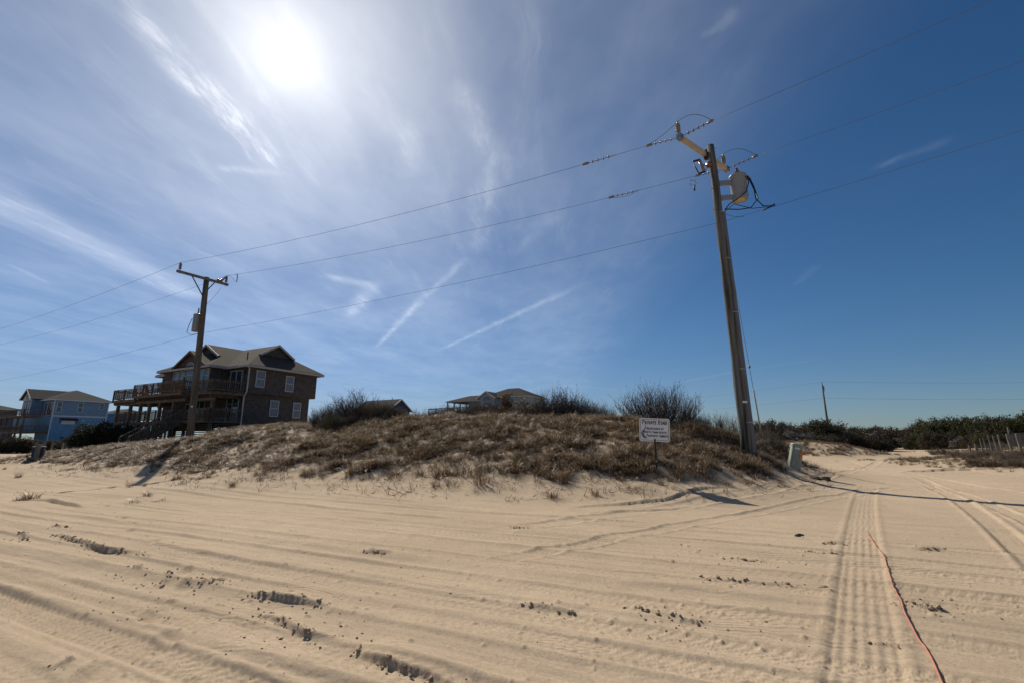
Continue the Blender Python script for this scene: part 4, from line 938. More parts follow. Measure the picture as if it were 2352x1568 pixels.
# ------------------------------------------------------------------ sign, pedestal, cable, fences
STROKES = {'A': [[(0, 0), (.42, 1), (.8, 0)], [(.15, .38), (.68, .42)]], 'B': [[(.1, 0), (.1, 1), (.55, .9), (.55, .6), (.1, .52), (.65, .42), (.62, .08), (.1, 0)]], 'C': [[(.7, .85), (.4, 1), (.1, .6), (.15, .15), (.45, 0), (.75, .18)]],
 'D': [[(.1, 0), (.15, 1), (.6, .8), (.72, .4), (.5, .05), (.1, 0)]], 'E': [[(.65, 1), (.1, .95), (.1, 0), (.68, .05)], [(.1, .5), (.55, .55)]], 'H': [[(.1, 1), (.1, 0)], [(.65, 1), (.65, 0)], [(.1, .48), (.65, .55)]], 'I': [[(.3, 1), (.25, 0)]],
 'M': [[(0, 0), (.15, 1), (.42, .35), (.7, 1), (.85, 0)]], 'N': [[(.05, 0), (.1, 1), (.62, .05), (.7, 1)]], 'O': [[(.35, 1), (.05, .5), (.3, 0), (.65, .2), (.7, .7), (.35, 1)]], 'P': [[(.1, 0), (.12, 1), (.6, .9), (.62, .55), (.1, .45)]],
 'R': [[(.1, 0), (.12, 1), (.6, .9), (.58, .58), (.12, .48), (.68, 0)]], 'S': [[(.65, .9), (.3, 1), (.12, .72), (.6, .4), (.5, .05), (.05, .08)]], 'T': [[(0, .95), (.75, 1)], [(.38, .97), (.34, 0)]], 'V': [[(0, 1), (.35, 0), (.72, 1)]],
 'W': [[(0, 1), (.2, 0), (.42, .65), (.65, 0), (.88, 1)]], 'Y': [[(0, 1), (.35, .5), (.7, 1)], [(.35, .5), (.28, 0)]]}
def lettering(m, text, x, y, h, wdt, stroke, d=.0, slant=.12, seed=1):
    """hand-lettered small capitals: first letter of a word taller"""
    r_ = random.Random(seed); n = 0; adv = []
    for i, c in enumerate(text):
        cap = (i == 0 or text[i-1] == ' ') and text[i:i+2] not in ('BY', 'BE'); adv.append((c, cap, n)); n += .55 if c == ' ' else (.62 if c == 'I' else (1.12 if cap else .95))
    k = wdt/n
    for c, cap, a in adv:
        if c == ' ': continue
        hh = h*(1.0 if cap else .76); ww = k*(1.05 if cap else .92); jy = r_.uniform(-.03, .03)*h
        for st in STROKES[c]:
            pts = [(x+a*k+(px_*ww*1.05+slant*py_*hh*.6)+r_.uniform(-.01, .01)*h, y+jy+py_*hh) for px_, py_ in st]
            for (xa, ya), (xb, yb) in zip(pts, pts[1:]):
                L = math.hypot(xb-xa, yb-ya)+1e-6; ex, ey = (xb-xa)/L*stroke*.45, (yb-ya)/L*stroke*.45; m.beam((xa-ex, d, ya-ey), (xb+ex, d, yb+ey), stroke, .0016, (0, 1, 0))
SB = at(1508, 1072, 12.2); SB.z = gz(SB.x, SB.y)
sg_ = empty('road_sign', SB, R(-12), 'white PRIVATE ROAD sign with black lettering on a thin dark post', 'sign')
zc_ = at(1509, 986, 12.2).z-SB.z
MB().box(-.022, -.012, -.35, .022, .02, zc_+.28).build('post', M['steel'], sg_)
pl = empty('x'); bpy.data.objects.remove(pl)
W_, H_, rr = .765, .60, .055
def rrect(wd, ht, r_, y, n=5):
    o = []
    for cx, cy, a0_ in ((wd/2-r_, ht/2-r_, 0), (-wd/2+r_, ht/2-r_, 90), (-wd/2+r_, -ht/2+r_, 180), (wd/2-r_, -ht/2+r_, 270)):
        for i in range(n+1): t = R(a0_+90*i/n); o.append((cx+r_*math.cos(t), y, cy+r_*math.sin(t)))
    return o
plate = MB().prism(rrect(W_, H_, rr, -.018), (0, .004, 0)).build('plate', M['signw'], sg_); plate.location = (.005, 0, zc_); plate.rotation_euler = (R(1.5), R(2.6), 0)
m = MB(); o_, i_ = rrect(W_-.055, H_-.055, .06, -.0195), rrect(W_-.072, H_-.072, .052, -.0195); n = len(o_)
for i in range(n):
    j = (i+1) % n; m.prism([o_[i], o_[j], i_[j], i_[i]], (0, -.0016, 0))
m.build('border', M['ink'], plate)
m = MB(); lettering(m, 'PRIVATE ROAD', -.305, .145, .105, .625, .0155, -.0203, seed=3); m.build('heading', M['ink'], plate)
m = MB(); lettering(m, 'MAINTAINED BY', -.20, .005, .062, .44, .0095, -.0203, seed=4); lettering(m, 'NORTH SWAN BEACH', -.275, -.085, .062, .58, .0095, -.0203, seed=5); lettering(m, 'PROPERTY OWNERS', -.20, -.180, .062, .545, .0095, -.0203, seed=6); m.build('lettering', M['ink'], plate)
m = MB(); cv = [(-.255, .13), (-.225, .085), (-.235, .03), (-.285, -.03), (-.31, -.08), (-.285, -.15), (-.23, -.225)]; wv = [.004, .016, .022, .034, .045, .062, .085]
for (xa, za), (xb, zb), wa, wb in zip(cv, cv[1:], wv, wv[1:]):
    for s0_, s1_ in ((0, .42), (.58, 1)):
        m.prism([(xa+wa*(s0_-.5), -.0195, za), (xa+wa*(s1_-.5), -.0195, za), (xb+wb*(s1_-.5), -.0195, zb), (xb+wb*(s0_-.5), -.0195, zb)], (0, -.0016, 0))
m.build('road_drawing', M['ink'], plate)
m = MB()
for x, z in ((-.03, .10), (.025, .10), (0, .2), (0, -.24)): m.lathe((x, -.019, z), (0, -1, 0), [(0, .008), (.004, .007)], 8)
m.build('bolt', M['galv'], plate)

pb = at(1823, 1076, 16.8); pb.z = gz(pb.x, pb.y)-.03
ped = empty('cable_pedestal', pb, R(-20), 'leaning sage green telecom pedestal with orange sticker on the sand bank', 'pedestal'); ped.rotation_euler = (R(3), R(13), R(-15))
m = MB()
def rsec(wd, dp, z, n=6, r_=.09): return [(p[0], p[2], z) for p in rrect(wd, dp, r_, 0, n)]
sec = [(.40, .34, -.15), (.40, .34, .05), (.385, .325, .06), (.365, .31, .80)]
base_ = len(rsec(1, 1, 0)); vs = [p for s3 in sec for p in rsec(*s3)]
fs = [(i*base_+j, i*base_+(j+1) % base_, (i+1)*base_+(j+1) % base_, (i+1)*base_+j) for i in range(len(sec)-1) for j in range(base_)]+[tuple(range(base_))]+[tuple((len(sec)-1)*base_+j for j in range(base_))]
m.add(vs, fs); m.build('body', M['ped'], ped)
m = MB(); sec = [(.385, .33, .785), (.385, .33, .86), (.36, .30, .885), (.25, .2, .90)]; vs = [p for s3 in sec for p in rsec(*s3)]
m.add(vs, [(i*base_+j, i*base_+(j+1) % base_, (i+1)*base_+(j+1) % base_, (i+1)*base_+j) for i in range(len(sec)-1) for j in range(base_)]+[tuple(range(base_))]+[tuple((len(sec)-1)*base_+j for j in range(base_))]); m.build('lid', M['ped'], ped)
MB().box(-.10, -.168, .70, .06, -.161, .76).build('label_strip', M['signw'], ped)
MB().box(.085, -.176, .45, .165, -.160, .68).build('warning_sticker', M['sticker'], ped)

# orange cable lying across the tracks
cpts = [(1990, 1212), (1998, 1228), (2012, 1252), (2028, 1272), (2037, 1300), (2046, 1330), (2052, 1352), (2070, 1385), (2078, 1410), (2095, 1440), (2112, 1470), (2135, 1505), (2152, 1540), (2168, 1580), (2200, 1660)]
P_ = [flat(*c) for c in cpts]; dense = []
for i in range(len(P_)-1):
    p0, p1, p2, p3 = P_[max(i-1, 0)], P_[i], P_[i+1], P_[min(i+2, len(P_)-1)]
    for k in range(8):
        t = k/8; q = 0.5*((2*p1)+(p2-p0)*t+(2*p0-5*p1+4*p2-p3)*t*t+(-p0+3*p1-3*p2+p3)*t**3); dense.append(q)
path = []
for i, q in enumerate(dense):
    z = max(surf(q.x+a, q.y+b) for a, b in ((0, 0), (.03, 0), (-.03, 0), (0, .03), (0, -.03))) if q.y < 60 else 0
    path.append(Vector((q.x, q.y, z+(.006 if i > 10 else -.006+.0012*i))))
zz = [p.z for p in path]
for i, p in enumerate(path): p.z = max(zz[i], sum(zz[max(0, i-5):i+6])/len(zz[max(0, i-5):i+6]))
b = path[0].copy(); cb = MB().tube([p-b for p in path], .0058, 7).build('orange_cable', M['cable'], None, True); cb.location = b
tag(cb, 'thin orange cable lying on the sand across the tyre tracks', 'cable')

# sand fence, panel fence and loose posts on the right bank
fn = empty('picket_fence', (0, 0, 0), 0, 'weathered grey picket fence half buried in the brown bank by the trees', 'fence')
A_, B_ = at(2226, 1040, 36.5), at(2300, 1036, 33.0)
fn.location = (A_.x, A_.y, 0)
rf = random.Random(3)
for i in range(24):
    p = A_.lerp(B_, i/23); z = gz(p.x, p.y); hgt = .72+rf.uniform(-.06, .05)
    o = MB().box(-.045, -.012, -.25, .045, .012, hgt).build('picket', M['fence'], fn); o.location = (p.x-A_.x, p.y-A_.y, z); o.rotation_euler = (0, R(rf.uniform(-5, 3)), R(rf.uniform(30, 44)))
for f, hg in ((.02, .75), (.22, .8), (.42, 1.15), (.56, 1.15), (.70, 1.2), (.86, 1.15), (.98, 1.25)):
    p = A_.lerp(B_, f)+Vector((0, -.12, 0)); z = gz(p.x, p.y)
    o = MB().tube([(0, 0, -.4), (0, 0, hg)], [.06, .05], 8).build('post', M['fence'], fn); o.location = (p.x-A_.x, p.y-A_.y, z); o.rotation_euler = (0, R(-5+rf.uniform(-3, 3)), 0)
for c0, c1, hg in ((2325, 1036, 1.25), (2349, 1044, 1.3)):
    p = at(c0, c1, 30.0); z = gz(p.x, p.y)
    o = MB().tube([(0, 0, -.5), (0, 0, hg*.5), (0, 0, hg)], [.07, .065, .06], 8).build('fence_post', M['fence']); o.location = (p.x, p.y, z); o.rotation_euler = (0, R(-6), 0)
    tag(o, 'leaning grey post standing alone on the brown bank beside the picket fence', 'post', 'posts on the bank')
A2, B2 = at(2318, 1019, 38), at(2420, 1019, 34.0)
f2 = empty('panel_fence', (A2.x, A2.y, 0), 0, 'taller silvery board fence on top of the bank by the trees', 'fence')
for i in range(34):
    p = A2.lerp(B2, i/33); o = MB().box(-.055, -.012, -.35, .055, .012, .95+rf.uniform(-.02, .02)).build('board', M['fence'], f2); o.location = (p.x-A2.x, p.y-A2.y, gz(p.x, p.y)+.15); o.rotation_euler = (0, 0, R(-45))
o = MB().tube([(0, 0, -.4), (0, 0, 1.55)], .05, 8).build('post', M['fence'], f2); o.location = (0, -.15, gz(A2.x, A2.y)+.1)
# left: loose posts and a bin rack beyond the end of the dune
for dx, y0, hg in ((80, 1044, .9), (98, 1043, .85), (115.5, 1044, 1.0), (142, 1041, .75)):
    p = at(dx, y0, 38); z = gz(p.x, p.y)
    o = MB().tube([(0, 0, -.4), (0, 0, hg*.6), (0, 0, hg)], [.085, .08, .075], 8).build('garden_post', M['fence']); o.location = (p.x, p.y, z); o.rotation_euler = (0, R(rf.uniform(-3, 4)), 0)
    tag(o, 'short grey wooden post in front of the blue house', 'post', 'posts before the blue house')
p = at(82, 1067, 25.5); p.z = gz(p.x, p.y)
bn = empty('bin_rack', p, R(-48), 'low wooden rack holding two dark bins at the end of the dune', 'bin rack')
for x in (-.62, .66):
    MB().box(x-.08, -.1, -.3, x+.08, .1, .78).build('rack_post', M['fence'], bn)
MB().box(-.58, -.35, -.02, .62, .35, .1).build('rack_floor', M['fence'], bn)
MB().box(-.55, -.40, .1, .6, -.36, .22).build('rack_rail', M['fence'], bn)
MB().box(-.28, -.415, -.05, -.18, -.405, .09).build('rack_tag', M['signw'], bn)
for x, lb in ((-.29, 'dark blue square bin beside the small white tag of the wooden rack'), (.32, 'dark grey square bin beside the taller rack post')):
    m = MB(); vs = [(sx*w2, sy*w2*.9, z) for z, w2 in ((0, .22), (.50, .27), (.505, .29), (.55, .29)) for sx, sy in ((-1, -1), (1, -1), (1, 1), (-1, 1))]
    m.add(vs, [(i*4+j, i*4+(j+1) % 4, (i+1)*4+(j+1) % 4, (i+1)*4+j) for i in range(3) for j in range(4)]+[(3, 2, 1, 0), (12, 13, 14, 15)])
    for sy in (-1, 1):
        for i in range(4): m.box(-.2+i*.12, sy*.21-.012, .06, -.16+i*.12, sy*.22+.012, .46)
    o = m.build('trash_bin', M['binblue']); q = Matrix.Translation(p) @ Matrix.Rotation(R(-48), 4, 'Z') @ Vector((x, 0, .1)); o.location = q; o.rotation_euler = (0, 0, R(-48))
    tag(o, lb, 'bin')
p0 = at(104, 1046.5, 31); p0.z = gz(p0.x, p0.y)+.06
m = MB(); m.beam((0, 0, 0), (1.5, .5, .03), .28, .03); m.beam((1.3, .43, .02), (2.6, .85, .0), .24, .03)
o = m.build('white_board', M['white']); o.location = p0; tag(o, 'white board lying on the ground behind the bin rack', 'board')
# stones and lumps on the road
for dx, dy, sc, lb in ((1837, 1232, .055, 'dark pointed lump lying alone on the smooth sand'), (2435, 1100, .09, 'dark stone at the foot of the bank'), (1893, 1087, .16, 'flat dark slab on the sand below the pedestal'), (1872, 1092, .12, 'small dark lump between the pedestal and the slab')):
    if dx > 2352: continue
    p = flat(dx, dy, .0) if dy > 1100 else at(dx, dy, 15.6); z = surf(p.x, p.y)
    bm = bmesh.new(); bmesh.ops.create_icosphere(bm, subdivisions=2, radius=1)
    r_ = random.Random(dx)
    for v_ in bm.verts: k = 1+r_.uniform(-.25, .25); v_.co = Vector((v_.co.x*sc*1.2*k, v_.co.y*sc*.7*k, v_.co.z*sc*.55*k))
    me = bpy.data.meshes.new('stone'); bm.to_mesh(me); bm.free(); me.materials.append(M['stone']); o = link('stone', me); o.location = (p.x, p.y, z+sc*.25); tag(o, lb, 'stone')

# ------------------------------------------------------------------ vegetation
def tuft_mesh(seed, n, rad, hgt, droop, wdt=.0075, pale=.09, lean=(0, 0)):
    r_ = random.Random(seed); m = MB()
    for i in range(n):
        a = r_.uniform(0, 6.283); d = rad*math.sqrt(r_.random())*.55; bx_, by_ = d*math.cos(a), d*math.sin(a)
        a2 = a+r_.gauss(0, .7); h_ = hgt*r_.uniform(.45, 1.1); out = droop*h_*r_.uniform(.35, 1.3); w0 = wdt*r_.uniform(.7, 1.3)
        cx, cy = math.cos(a2), math.sin(a2); px_, py_ = -cy*w0/2, cx*w0/2
        tw = r_.uniform(-.25, .25)
        pts = []
        for t in (0, .4, .75, 1.0):
            o_ = out*t**1.6; z_ = h_*(t-.42*droop*t**2.6) - .03*(t == 0)
            pts.append((bx_+cx*o_-cy*tw*h_*t*t+lean[0]*h_*t*t, by_+cy*o_+cx*tw*h_*t*t+lean[1]*h_*t*t, z_))
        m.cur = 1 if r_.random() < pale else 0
        k = [1, .9, .6]
        vs = []
        for j in range(3): vs += [(pts[j][0]-px_*k[j], pts[j][1]-py_*k[j], pts[j][2]), (pts[j][0]+px_*k[j], pts[j][1]+py_*k[j], pts[j][2])]
        vs.append(pts[3]); m.add(vs, [(0, 1, 3, 2), (2, 3, 5, 4), (4, 5, 6)])
        if r_.random() < .10:                                   # a pale seed head; its light colour also stands for a glint
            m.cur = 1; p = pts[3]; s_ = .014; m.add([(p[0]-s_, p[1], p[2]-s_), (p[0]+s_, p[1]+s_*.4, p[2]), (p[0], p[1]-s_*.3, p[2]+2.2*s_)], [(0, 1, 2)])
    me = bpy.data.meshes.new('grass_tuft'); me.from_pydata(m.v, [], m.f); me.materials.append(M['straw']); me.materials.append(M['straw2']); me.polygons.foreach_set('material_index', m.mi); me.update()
    return me
vcol = bpy.data.collections.new('grass_variants')
tufts = [tuft_mesh(1, 70, .22, .34, .9), tuft_mesh(2, 60, .26, .28, 1.1), tuft_mesh(3, 80, .2, .42, .8), tuft_mesh(4, 55, .3, .22, 1.25), tuft_mesh(5, 75, .24, .38, 1.0), tuft_mesh(6, 40, .16, .43, .6)]
for i, me in enumerate(tufts):
    o = bpy.data.objects.new('grass_blades_%d' % i, me); vcol.objects.link(o)
def scatter(name, label, cat, pts, rot, scl, idx, coll):
    me = bpy.data.meshes.new(name); me.vertices.add(len(pts)); me.vertices.foreach_set('co', np.asarray(pts, np.float32).ravel())
    a = me.attributes.new('rot', 'FLOAT_VECTOR', 'POINT'); a.data.foreach_set('vector', np.asarray(rot, np.float32).ravel())
    a = me.attributes.new('scl', 'FLOAT_VECTOR', 'POINT'); a.data.foreach_set('vector', np.asarray(scl, np.float32).ravel())
    a = me.attributes.new('idx', 'INT', 'POINT'); a.data.foreach_set('value', np.asarray(idx, np.int32))
    me.update(); o = link(name, me)
    ng = bpy.data.node_groups.new(name, 'GeometryNodeTree'); ng.interface.new_socket('Geometry', in_out='INPUT', socket_type='NodeSocketGeometry'); ng.interface.new_socket('Geometry', in_out='OUTPUT', socket_type='NodeSocketGeometry')
    gi, go = ng.nodes.new('NodeGroupInput'), ng.nodes.new('NodeGroupOutput')
    ci = ng.nodes.new('GeometryNodeCollectionInfo'); ci.inputs['Collection'].default_value = coll; ci.inputs['Separate Children'].default_value = True; ci.inputs['Reset Children'].default_value = True
    ip = ng.nodes.new('GeometryNodeInstanceOnPoints'); ip.inputs['Pick Instance'].default_value = True
    def na(nm, ty):
        nd = ng.nodes.new('GeometryNodeInputNamedAttribute'); nd.data_type = ty; nd.inputs['Name'].default_value = nm; return nd.outputs[0]
    er = ng.nodes.new('FunctionNodeEulerToRotation'); ng.links.new(na('rot', 'FLOAT_VECTOR'), er.inputs[0])
    ng.links.new(gi.outputs[0], ip.inputs['Points']); ng.links.new(ci.outputs[0], ip.inputs['Instance']); ng.links.new(na('idx', 'INT'), ip.inputs['Instance Index']); ng.links.new(er.outputs[0], ip.inputs['Rotation']); ng.links.new(na('scl', 'FLOAT_VECTOR'), ip.inputs['Scale'])
    ng.links.new(ip.outputs[0], go.inputs[0])
    md = o.modifiers.new('scatter', 'NODES'); md.node_group = ng
    return tag(o, label, cat, None, 'stuff')
rg = np.random.RandomState(17)
def surfv(x, y):
    j = np.clip(np.searchsorted(ys, y), 1, len(ys)-1); f = (y-ys[j-1])/(ys[j]-ys[j-1]); out_ = 0
    for jj, ww in ((j-1, 1-f), (j, f)):
        c_ = x/wy[jj]; i = np.clip(np.searchsorted(sx_, c_), 1, len(sx_)-1); g = np.clip((c_-sx_[i-1])/(sx_[i]-sx_[i-1]), 0, 1)
        out_ = out_+ww*(H[jj, i-1]*(1-g)+H[jj, i]*g)
    return out_
def grass_field(n, x0, x1, y0, y1, dens):
    x = rg.uniform(x0, x1, n); y = rg.uniform(y0, y1, n); b = base_z(x, y)
    keep = rg.rand(n) < dens(x, y, b); return x[keep], y[keep]
def clump(x, y): return fbm(x*.75, y*.75, 3, 101)
def dens_dune(x, y, b):
    edge = b+0.35*fbm(x*.5, y*.5, 2, 111)+.25*fbm(x*1.7, y*1.7, 2, 113)
    d = sstep(.30, .80, edge)*(0.50+.50*sstep(-.25, .20, clump(x, y)))
    d = np.where(x < -7, np.maximum(d, sstep(.18, .55, edge)*(.4+.6*sstep(-.2, .2, clump(x, y)))), d)
    d *= np.where((x > 9.0) & (y < 19), .35, 1.0)
    d *= sstep(1.0, 1.15, np.abs(x-7.85)+np.abs(y-15.4)+.6)
    return d*(1-sstep(24, 34, y)*.55)
gx, gy = grass_field(105000, -34, 15, 9.5, 40, dens_dune)
def dens_bank(x, y, b): return sstep(.04, .22, b+.12*fbm(x*.6, y*.6, 2, 115))*(.5+.5*sstep(-.2, .2, clump(x, y)))
g2x, g2y = grass_field(18000, 17, 44, 18, 48, lambda x, y, b: dens_bank(x, y, b)*np.where((x > 34) & (y > 38), .3, 1))
gx, gy = np.r_[gx, g2x], np.r_[gy, g2y]; n = len(gx)
far_ = gy > 26
sc = rg.uniform(.55, 1.15, n)*(0.72+.38*sstep(-.1, .3, clump(gx, gy)))*np.where(gx > 16, .8, 1.0)*np.where(gx < -8, .75, 1.0)
tall = rg.uniform(.7, 1.1, n)
scatter('dune_grass', 'dry brown dune grass matted over the sand slope', 'grass', np.c_[gx, gy, surfv(gx, gy)-.015], np.c_[rg.normal(0, .18, n), rg.normal(0, .18, n), rg.uniform(0, 6.28, n)], np.c_[sc, sc, sc*tall], rg.randint(0, 6, n), vcol)
# sparse stems and wiry runners on the bare lower slope
sx2, sy2 = grass_field(9000, -24, 13.5, 9.2, 22, lambda x, y, b: sstep(.03, .12, b)*(1-sstep(.55, 1.0, b))*(.12+.5*sstep(.05, .35, clump(x*1.9+3, y*1.9))))
vc2 = bpy.data.collections.new('stem_variants')
for i, me in enumerate([tuft_mesh(21, 7, .12, .22, .9, .008, .1), tuft_mesh(22, 4, .10, .30, .6, .008, .1), tuft_mesh(23, 10, .2, .12, 1.5, .009, .05), tuft_mesh(24, 3, .06, .4, .35, .008, .2)]):
    vc2.objects.link(bpy.data.objects.new('stem_blades_%d' % i, me))
n = len(sx2); sc = rg.uniform(.6, 1.2, n)
scatter('sparse_grass_stems', 'thin scattered grass stems on the bare foot of the dune', 'grass', np.c_[sx2, sy2, surfv(sx2, sy2)-.01], np.c_[rg.normal(0, .25, n), rg.normal(0, .25, n), rg.uniform(0, 6.28, n)], np.c_[sc, sc, sc], rg.randint(0, 4, n), vc2)
# dead bits of root and twig
def twig_piece(seed):
    r_ = random.Random(seed); m = MB(); p = Vector((0, 0, .01)); pts = [p]; d = Vector((1, 0, 0))
    for i in range(5):
        d = (d+Vector((r_.uniform(-.25, .25), r_.uniform(-.32, .32), r_.uniform(-.3, .32)))).normalized(); p = p+d*.045; p.z = max(p.z, .0); pts.append(p.copy())
    m.tube(pts, [.0055, .006, .005, .004, .003, .002], 4)
    if r_.random() < .6: m.tube([pts[2], pts[2]+Vector((.03, .05, .04)), pts[2]+Vector((.05, .1, .03))], [.004, .003, .002], 3)
    return m.mesh('twig_piece', M['twig'])
vc3 = bpy.data.collections.new('twig_variants')
for i in range(5): vc3.objects.link(bpy.data.objects.new('twig_piece_%d' % i, twig_piece(50+i)))
dx_, dy_ = grass_field(60000, -24, 13.5, 9.0, 22, lambda x, y, b: sstep(.02, .08, b)*(1-sstep(.5, 1.1, b))*(.06+.55*sstep(.08, .42, fbm(x*1.4+7, y*1.4, 3, 131))))
lx_, ly_ = grass_field(900, -12, 14, 2.5, 12, lambda x, y, b: (1-sstep(.05, .2, b))*.6*sstep(-.1, .3, fbm(x*.6, y*.6, 2, 133)))
dx_, dy_ = np.r_[dx_, lx_], np.r_[dy_, ly_]
n = len(dx_); sc = rg.uniform(.3, 1.0, n)*np.where(np.arange(n) >= n-len(lx_), .35, 1.0)
scatter('plant_debris', 'dead twigs and roots strewn over the bare sand bank', 'debris', np.c_[dx_, dy_, surfv(dx_, dy_)], np.c_[rg.normal(0, .3, n), rg.normal(0, .3, n), rg.uniform(0, 6.28, n)], np.c_[sc, sc, sc], rg.randint(0, 5, n), vc3)
# crumbs of damp crust broken off along the little scarps
M['crust'] = mat('damp_sand_crust', (0.36, 0.275, 0.19), 0.95, 0.3, 60, (1, 1, 1), 0.002, 200, spec=0.05)
vc4 = bpy.data.collections.new('crumb_variants')
for i in range(4):
    bm = bmesh.new(); bmesh.ops.create_icosphere(bm, subdivisions=2, radius=1); r_ = random.Random(200+i)
    ax_ = (r_.uniform(.9, 1.5), r_.uniform(.6, .9), r_.uniform(.45, .75))
    for v_ in bm.verts: k = 1+r_.uniform(-.28, .22); v_.co = Vector((v_.co.x*ax_[0]*k, v_.co.y*ax_[1]*k, v_.co.z*ax_[2]*k))
    me = bpy.data.meshes.new('crumb'); bm.to_mesh(me); bm.free(); me.materials.append(M['crust']); vc4.objects.link(bpy.data.objects.new('crumb_%d' % i, me))
cp = []; cs_ = []; r_ = random.Random(301)
for pts, h, bk in SCARPS:
    P = [flat(a, b) for a, b in pts]
    if P[0].y > 9.0: continue
    for a, b in zip(P, P[1:]):
        L = (b-a).length
        for i in range(int(L*34)):
            f = r_.random(); q = a.lerp(b, f); nx, ny = -(b.y-a.y)/L, (b.x-a.x)/L; o_ = r_.gauss(.0, .03) if r_.random() < .7 else r_.gauss(-.05, .09)
            cp.append((q.x+nx*o_, q.y+ny*o_)); cs_.append(r_.uniform(.004, .017)*(1.4 if abs(o_) < .03 else .7))
for cx_, cy_, sp in ((380, 1330, .35), (480, 1335, .12), (330, 1410, .25), (425, 1345, .18), (1560, 1430, .25), (2130, 1400, .2), (640, 1385, .3), (700, 1460, .3), (1700, 1284, .35)):
    c_ = flat(cx_, cy_)
    for i in range(26): cp.append((c_.x+r_.gauss(0, sp), c_.y+r_.gauss(0, sp*.7))); cs_.append(r_.uniform(.003, .013))
for i in range(500): cp.append((r_.uniform(-7, 8), r_.uniform(2.6, 9))); cs_.append(r_.uniform(.003, .008))
cp = np.array(cp); cs_ = np.array(cs_); n = len(cp)
scatter('sand_crumbs', 'small crumbs of damp sand crust scattered along the tyre tracks', 'sand', np.c_[cp[:, 0], cp[:, 1], surfv(cp[:, 0], cp[:, 1])+cs_*.25], np.c_[rg.normal(0, .4, n), rg.normal(0, .4, n), rg.uniform(0, 6.28, n)], np.c_[cs_, cs_, cs_], rg.randint(0, 4, n), vc4)
# single tufts that stand clear of the mat
big = [tuft_mesh(31, 110, .30, .36, 1.0), tuft_mesh(32, 80, .22, .30, .9), tuft_mesh(33, 60, .16, .30, .7)]
for k, (dx, dy, Yd, v_, s_) in enumerate(((1485, 1098, 12.1, 0, .9), (1392, 1062, 13.2, 0, 1.1), (1535, 1084, 12.4, 2, .8), (1690, 1092, 12.6, 2, .8), (1762, 1095, 13.6, 1, 1.0), (1672, 1118, 11.8, 1, .8), (1270, 1148, 10.7, 1, 1.0), (1366, 1140, 10.8, 2, .9), (1108, 1108, 12.0, 0, 1.3), (1065, 1082, 12.8, 0, 1.4), (1180, 1072, 13.0, 0, 1.3), (905, 1100, 13.2, 0, 1.2), (848, 1085, 14.2, 0, 1.3), (1290, 1095, 12.0, 0, 1.2), (1000, 1122, 11.9, 1, .9), (620, 1092, 15.0, 1, 1.1), (740, 1108, 14.0, 1, .9), (1440, 1085, 12.4, 1, 1.0), (1610, 1090, 12.4, 1, .9), (1700, 1045, 15.0, 0, .9), (1660, 1050, 15.0, 0, 1.1))):
    p = at(dx, dy, Yd); o = link('grass_tuft', big[v_]); o.location = (p.x, p.y, surf(p.x, p.y)-.02); o.scale = (s_, s_, s_); o.rotation_euler = (0, 0, k*1.3)
    tag(o, 'dry grass tuft standing clear of the mat on bare sand slope', 'grass tuft', 'single tufts on the bare slope')

def bare_shrub(seed, stems, rad, hgt, leaves, spread=.55, mt='twig', lf='dryleaf', th=.009):
    """many wiry stems from one root, each forking, with a few clinging leaves"""
    r_ = random.Random(seed); m = MB(); l = MB()
    def leafat(p, s_):
        a = Vector((r_.gauss(0, 1), r_.gauss(0, 1), r_.gauss(0, 1))).normalized(); b = a.orthogonal().normalized()
        l.add([p, p+a*s_+b*s_*.35, p+a*s_*1.8, p+a*s_-b*s_*.35], [(0, 1, 2, 3)])
    def shoot(p, d, L, r0, lev):
        k = 4 if lev == 0 else 3; pts = [p.copy()]; q = p.copy(); dd = d.copy()
        for i in range(k):
            dd = (dd+Vector((r_.gauss(0, .16), r_.gauss(0, .16), .10))).normalized(); q = q+dd*(L/k); pts.append(q.copy())
        m.tube(pts, [r0*(1-.72*i/k) for i in range(k+1)], 3, False)
        if lev < 2:
            for i in range(1, k+1):
                for _ in range(2 if lev == 0 else 1):
                    if r_.random() < (.8 if lev == 0 else .55):
                        sd_ = Vector((r_.gauss(0, 1), r_.gauss(0, 1), r_.gauss(.35, .5))).normalized(); shoot(pts[i], (dd*1.1+sd_*.75).normalized(), L*r_.uniform(.28, .5), r0*.55, lev+1)
        if lev >= 1:
            for i in range(1, k+1):
                if r_.random() < leaves: leafat(pts[i], r_.uniform(.016, .032))
    for i in range(stems):
        a = r_.uniform(0, 6.283); rr_ = rad*math.sqrt(r_.random()); p = Vector((rr_*math.cos(a)*.45, rr_*math.sin(a)*.45, -.08))
        d = Vector((math.cos(a)*rr_/rad*spread+r_.gauss(0, .12), math.sin(a)*rr_/rad*spread+r_.gauss(0, .12), 1)).normalized()
        shoot(p, d, hgt*r_.uniform(.55, 1.0)*(1-.25*(rr_/rad)**2), th*r_.uniform(.7, 1.3), 0)
    out_ = [m.mesh('branches', M[mt])]
    if l.v: out_.append(l.mesh('leaves', M[lf]))
    return out_
SH = [bare_shrub(1, 95, 1.0, 1.0, .45), bare_shrub(2, 70, .8, 1.15, .2, .4), bare_shrub(3, 40, .55, 1.1, .12, .3), bare_shrub(4, 110, 1.1, .8, .7, .7), bare_shrub(5, 24, .5, 1.0, .1, .45)]
BIG = bare_shrub(9, 260, 1.7, 1.08, .35, 1.05, th=.008)
def put_shrub(name, var, p, s_, rz, label, group=None, cat='shrub', sz=1.0):
    o = empty(name, p, rz, label, cat, group); o.scale = (s_, s_, s_*sz)
    for me in var: link(me.name.split('.')[0], me, o)
    return o
p = at(1515, 975, 18.6); p.z = surf(p.x, p.y)
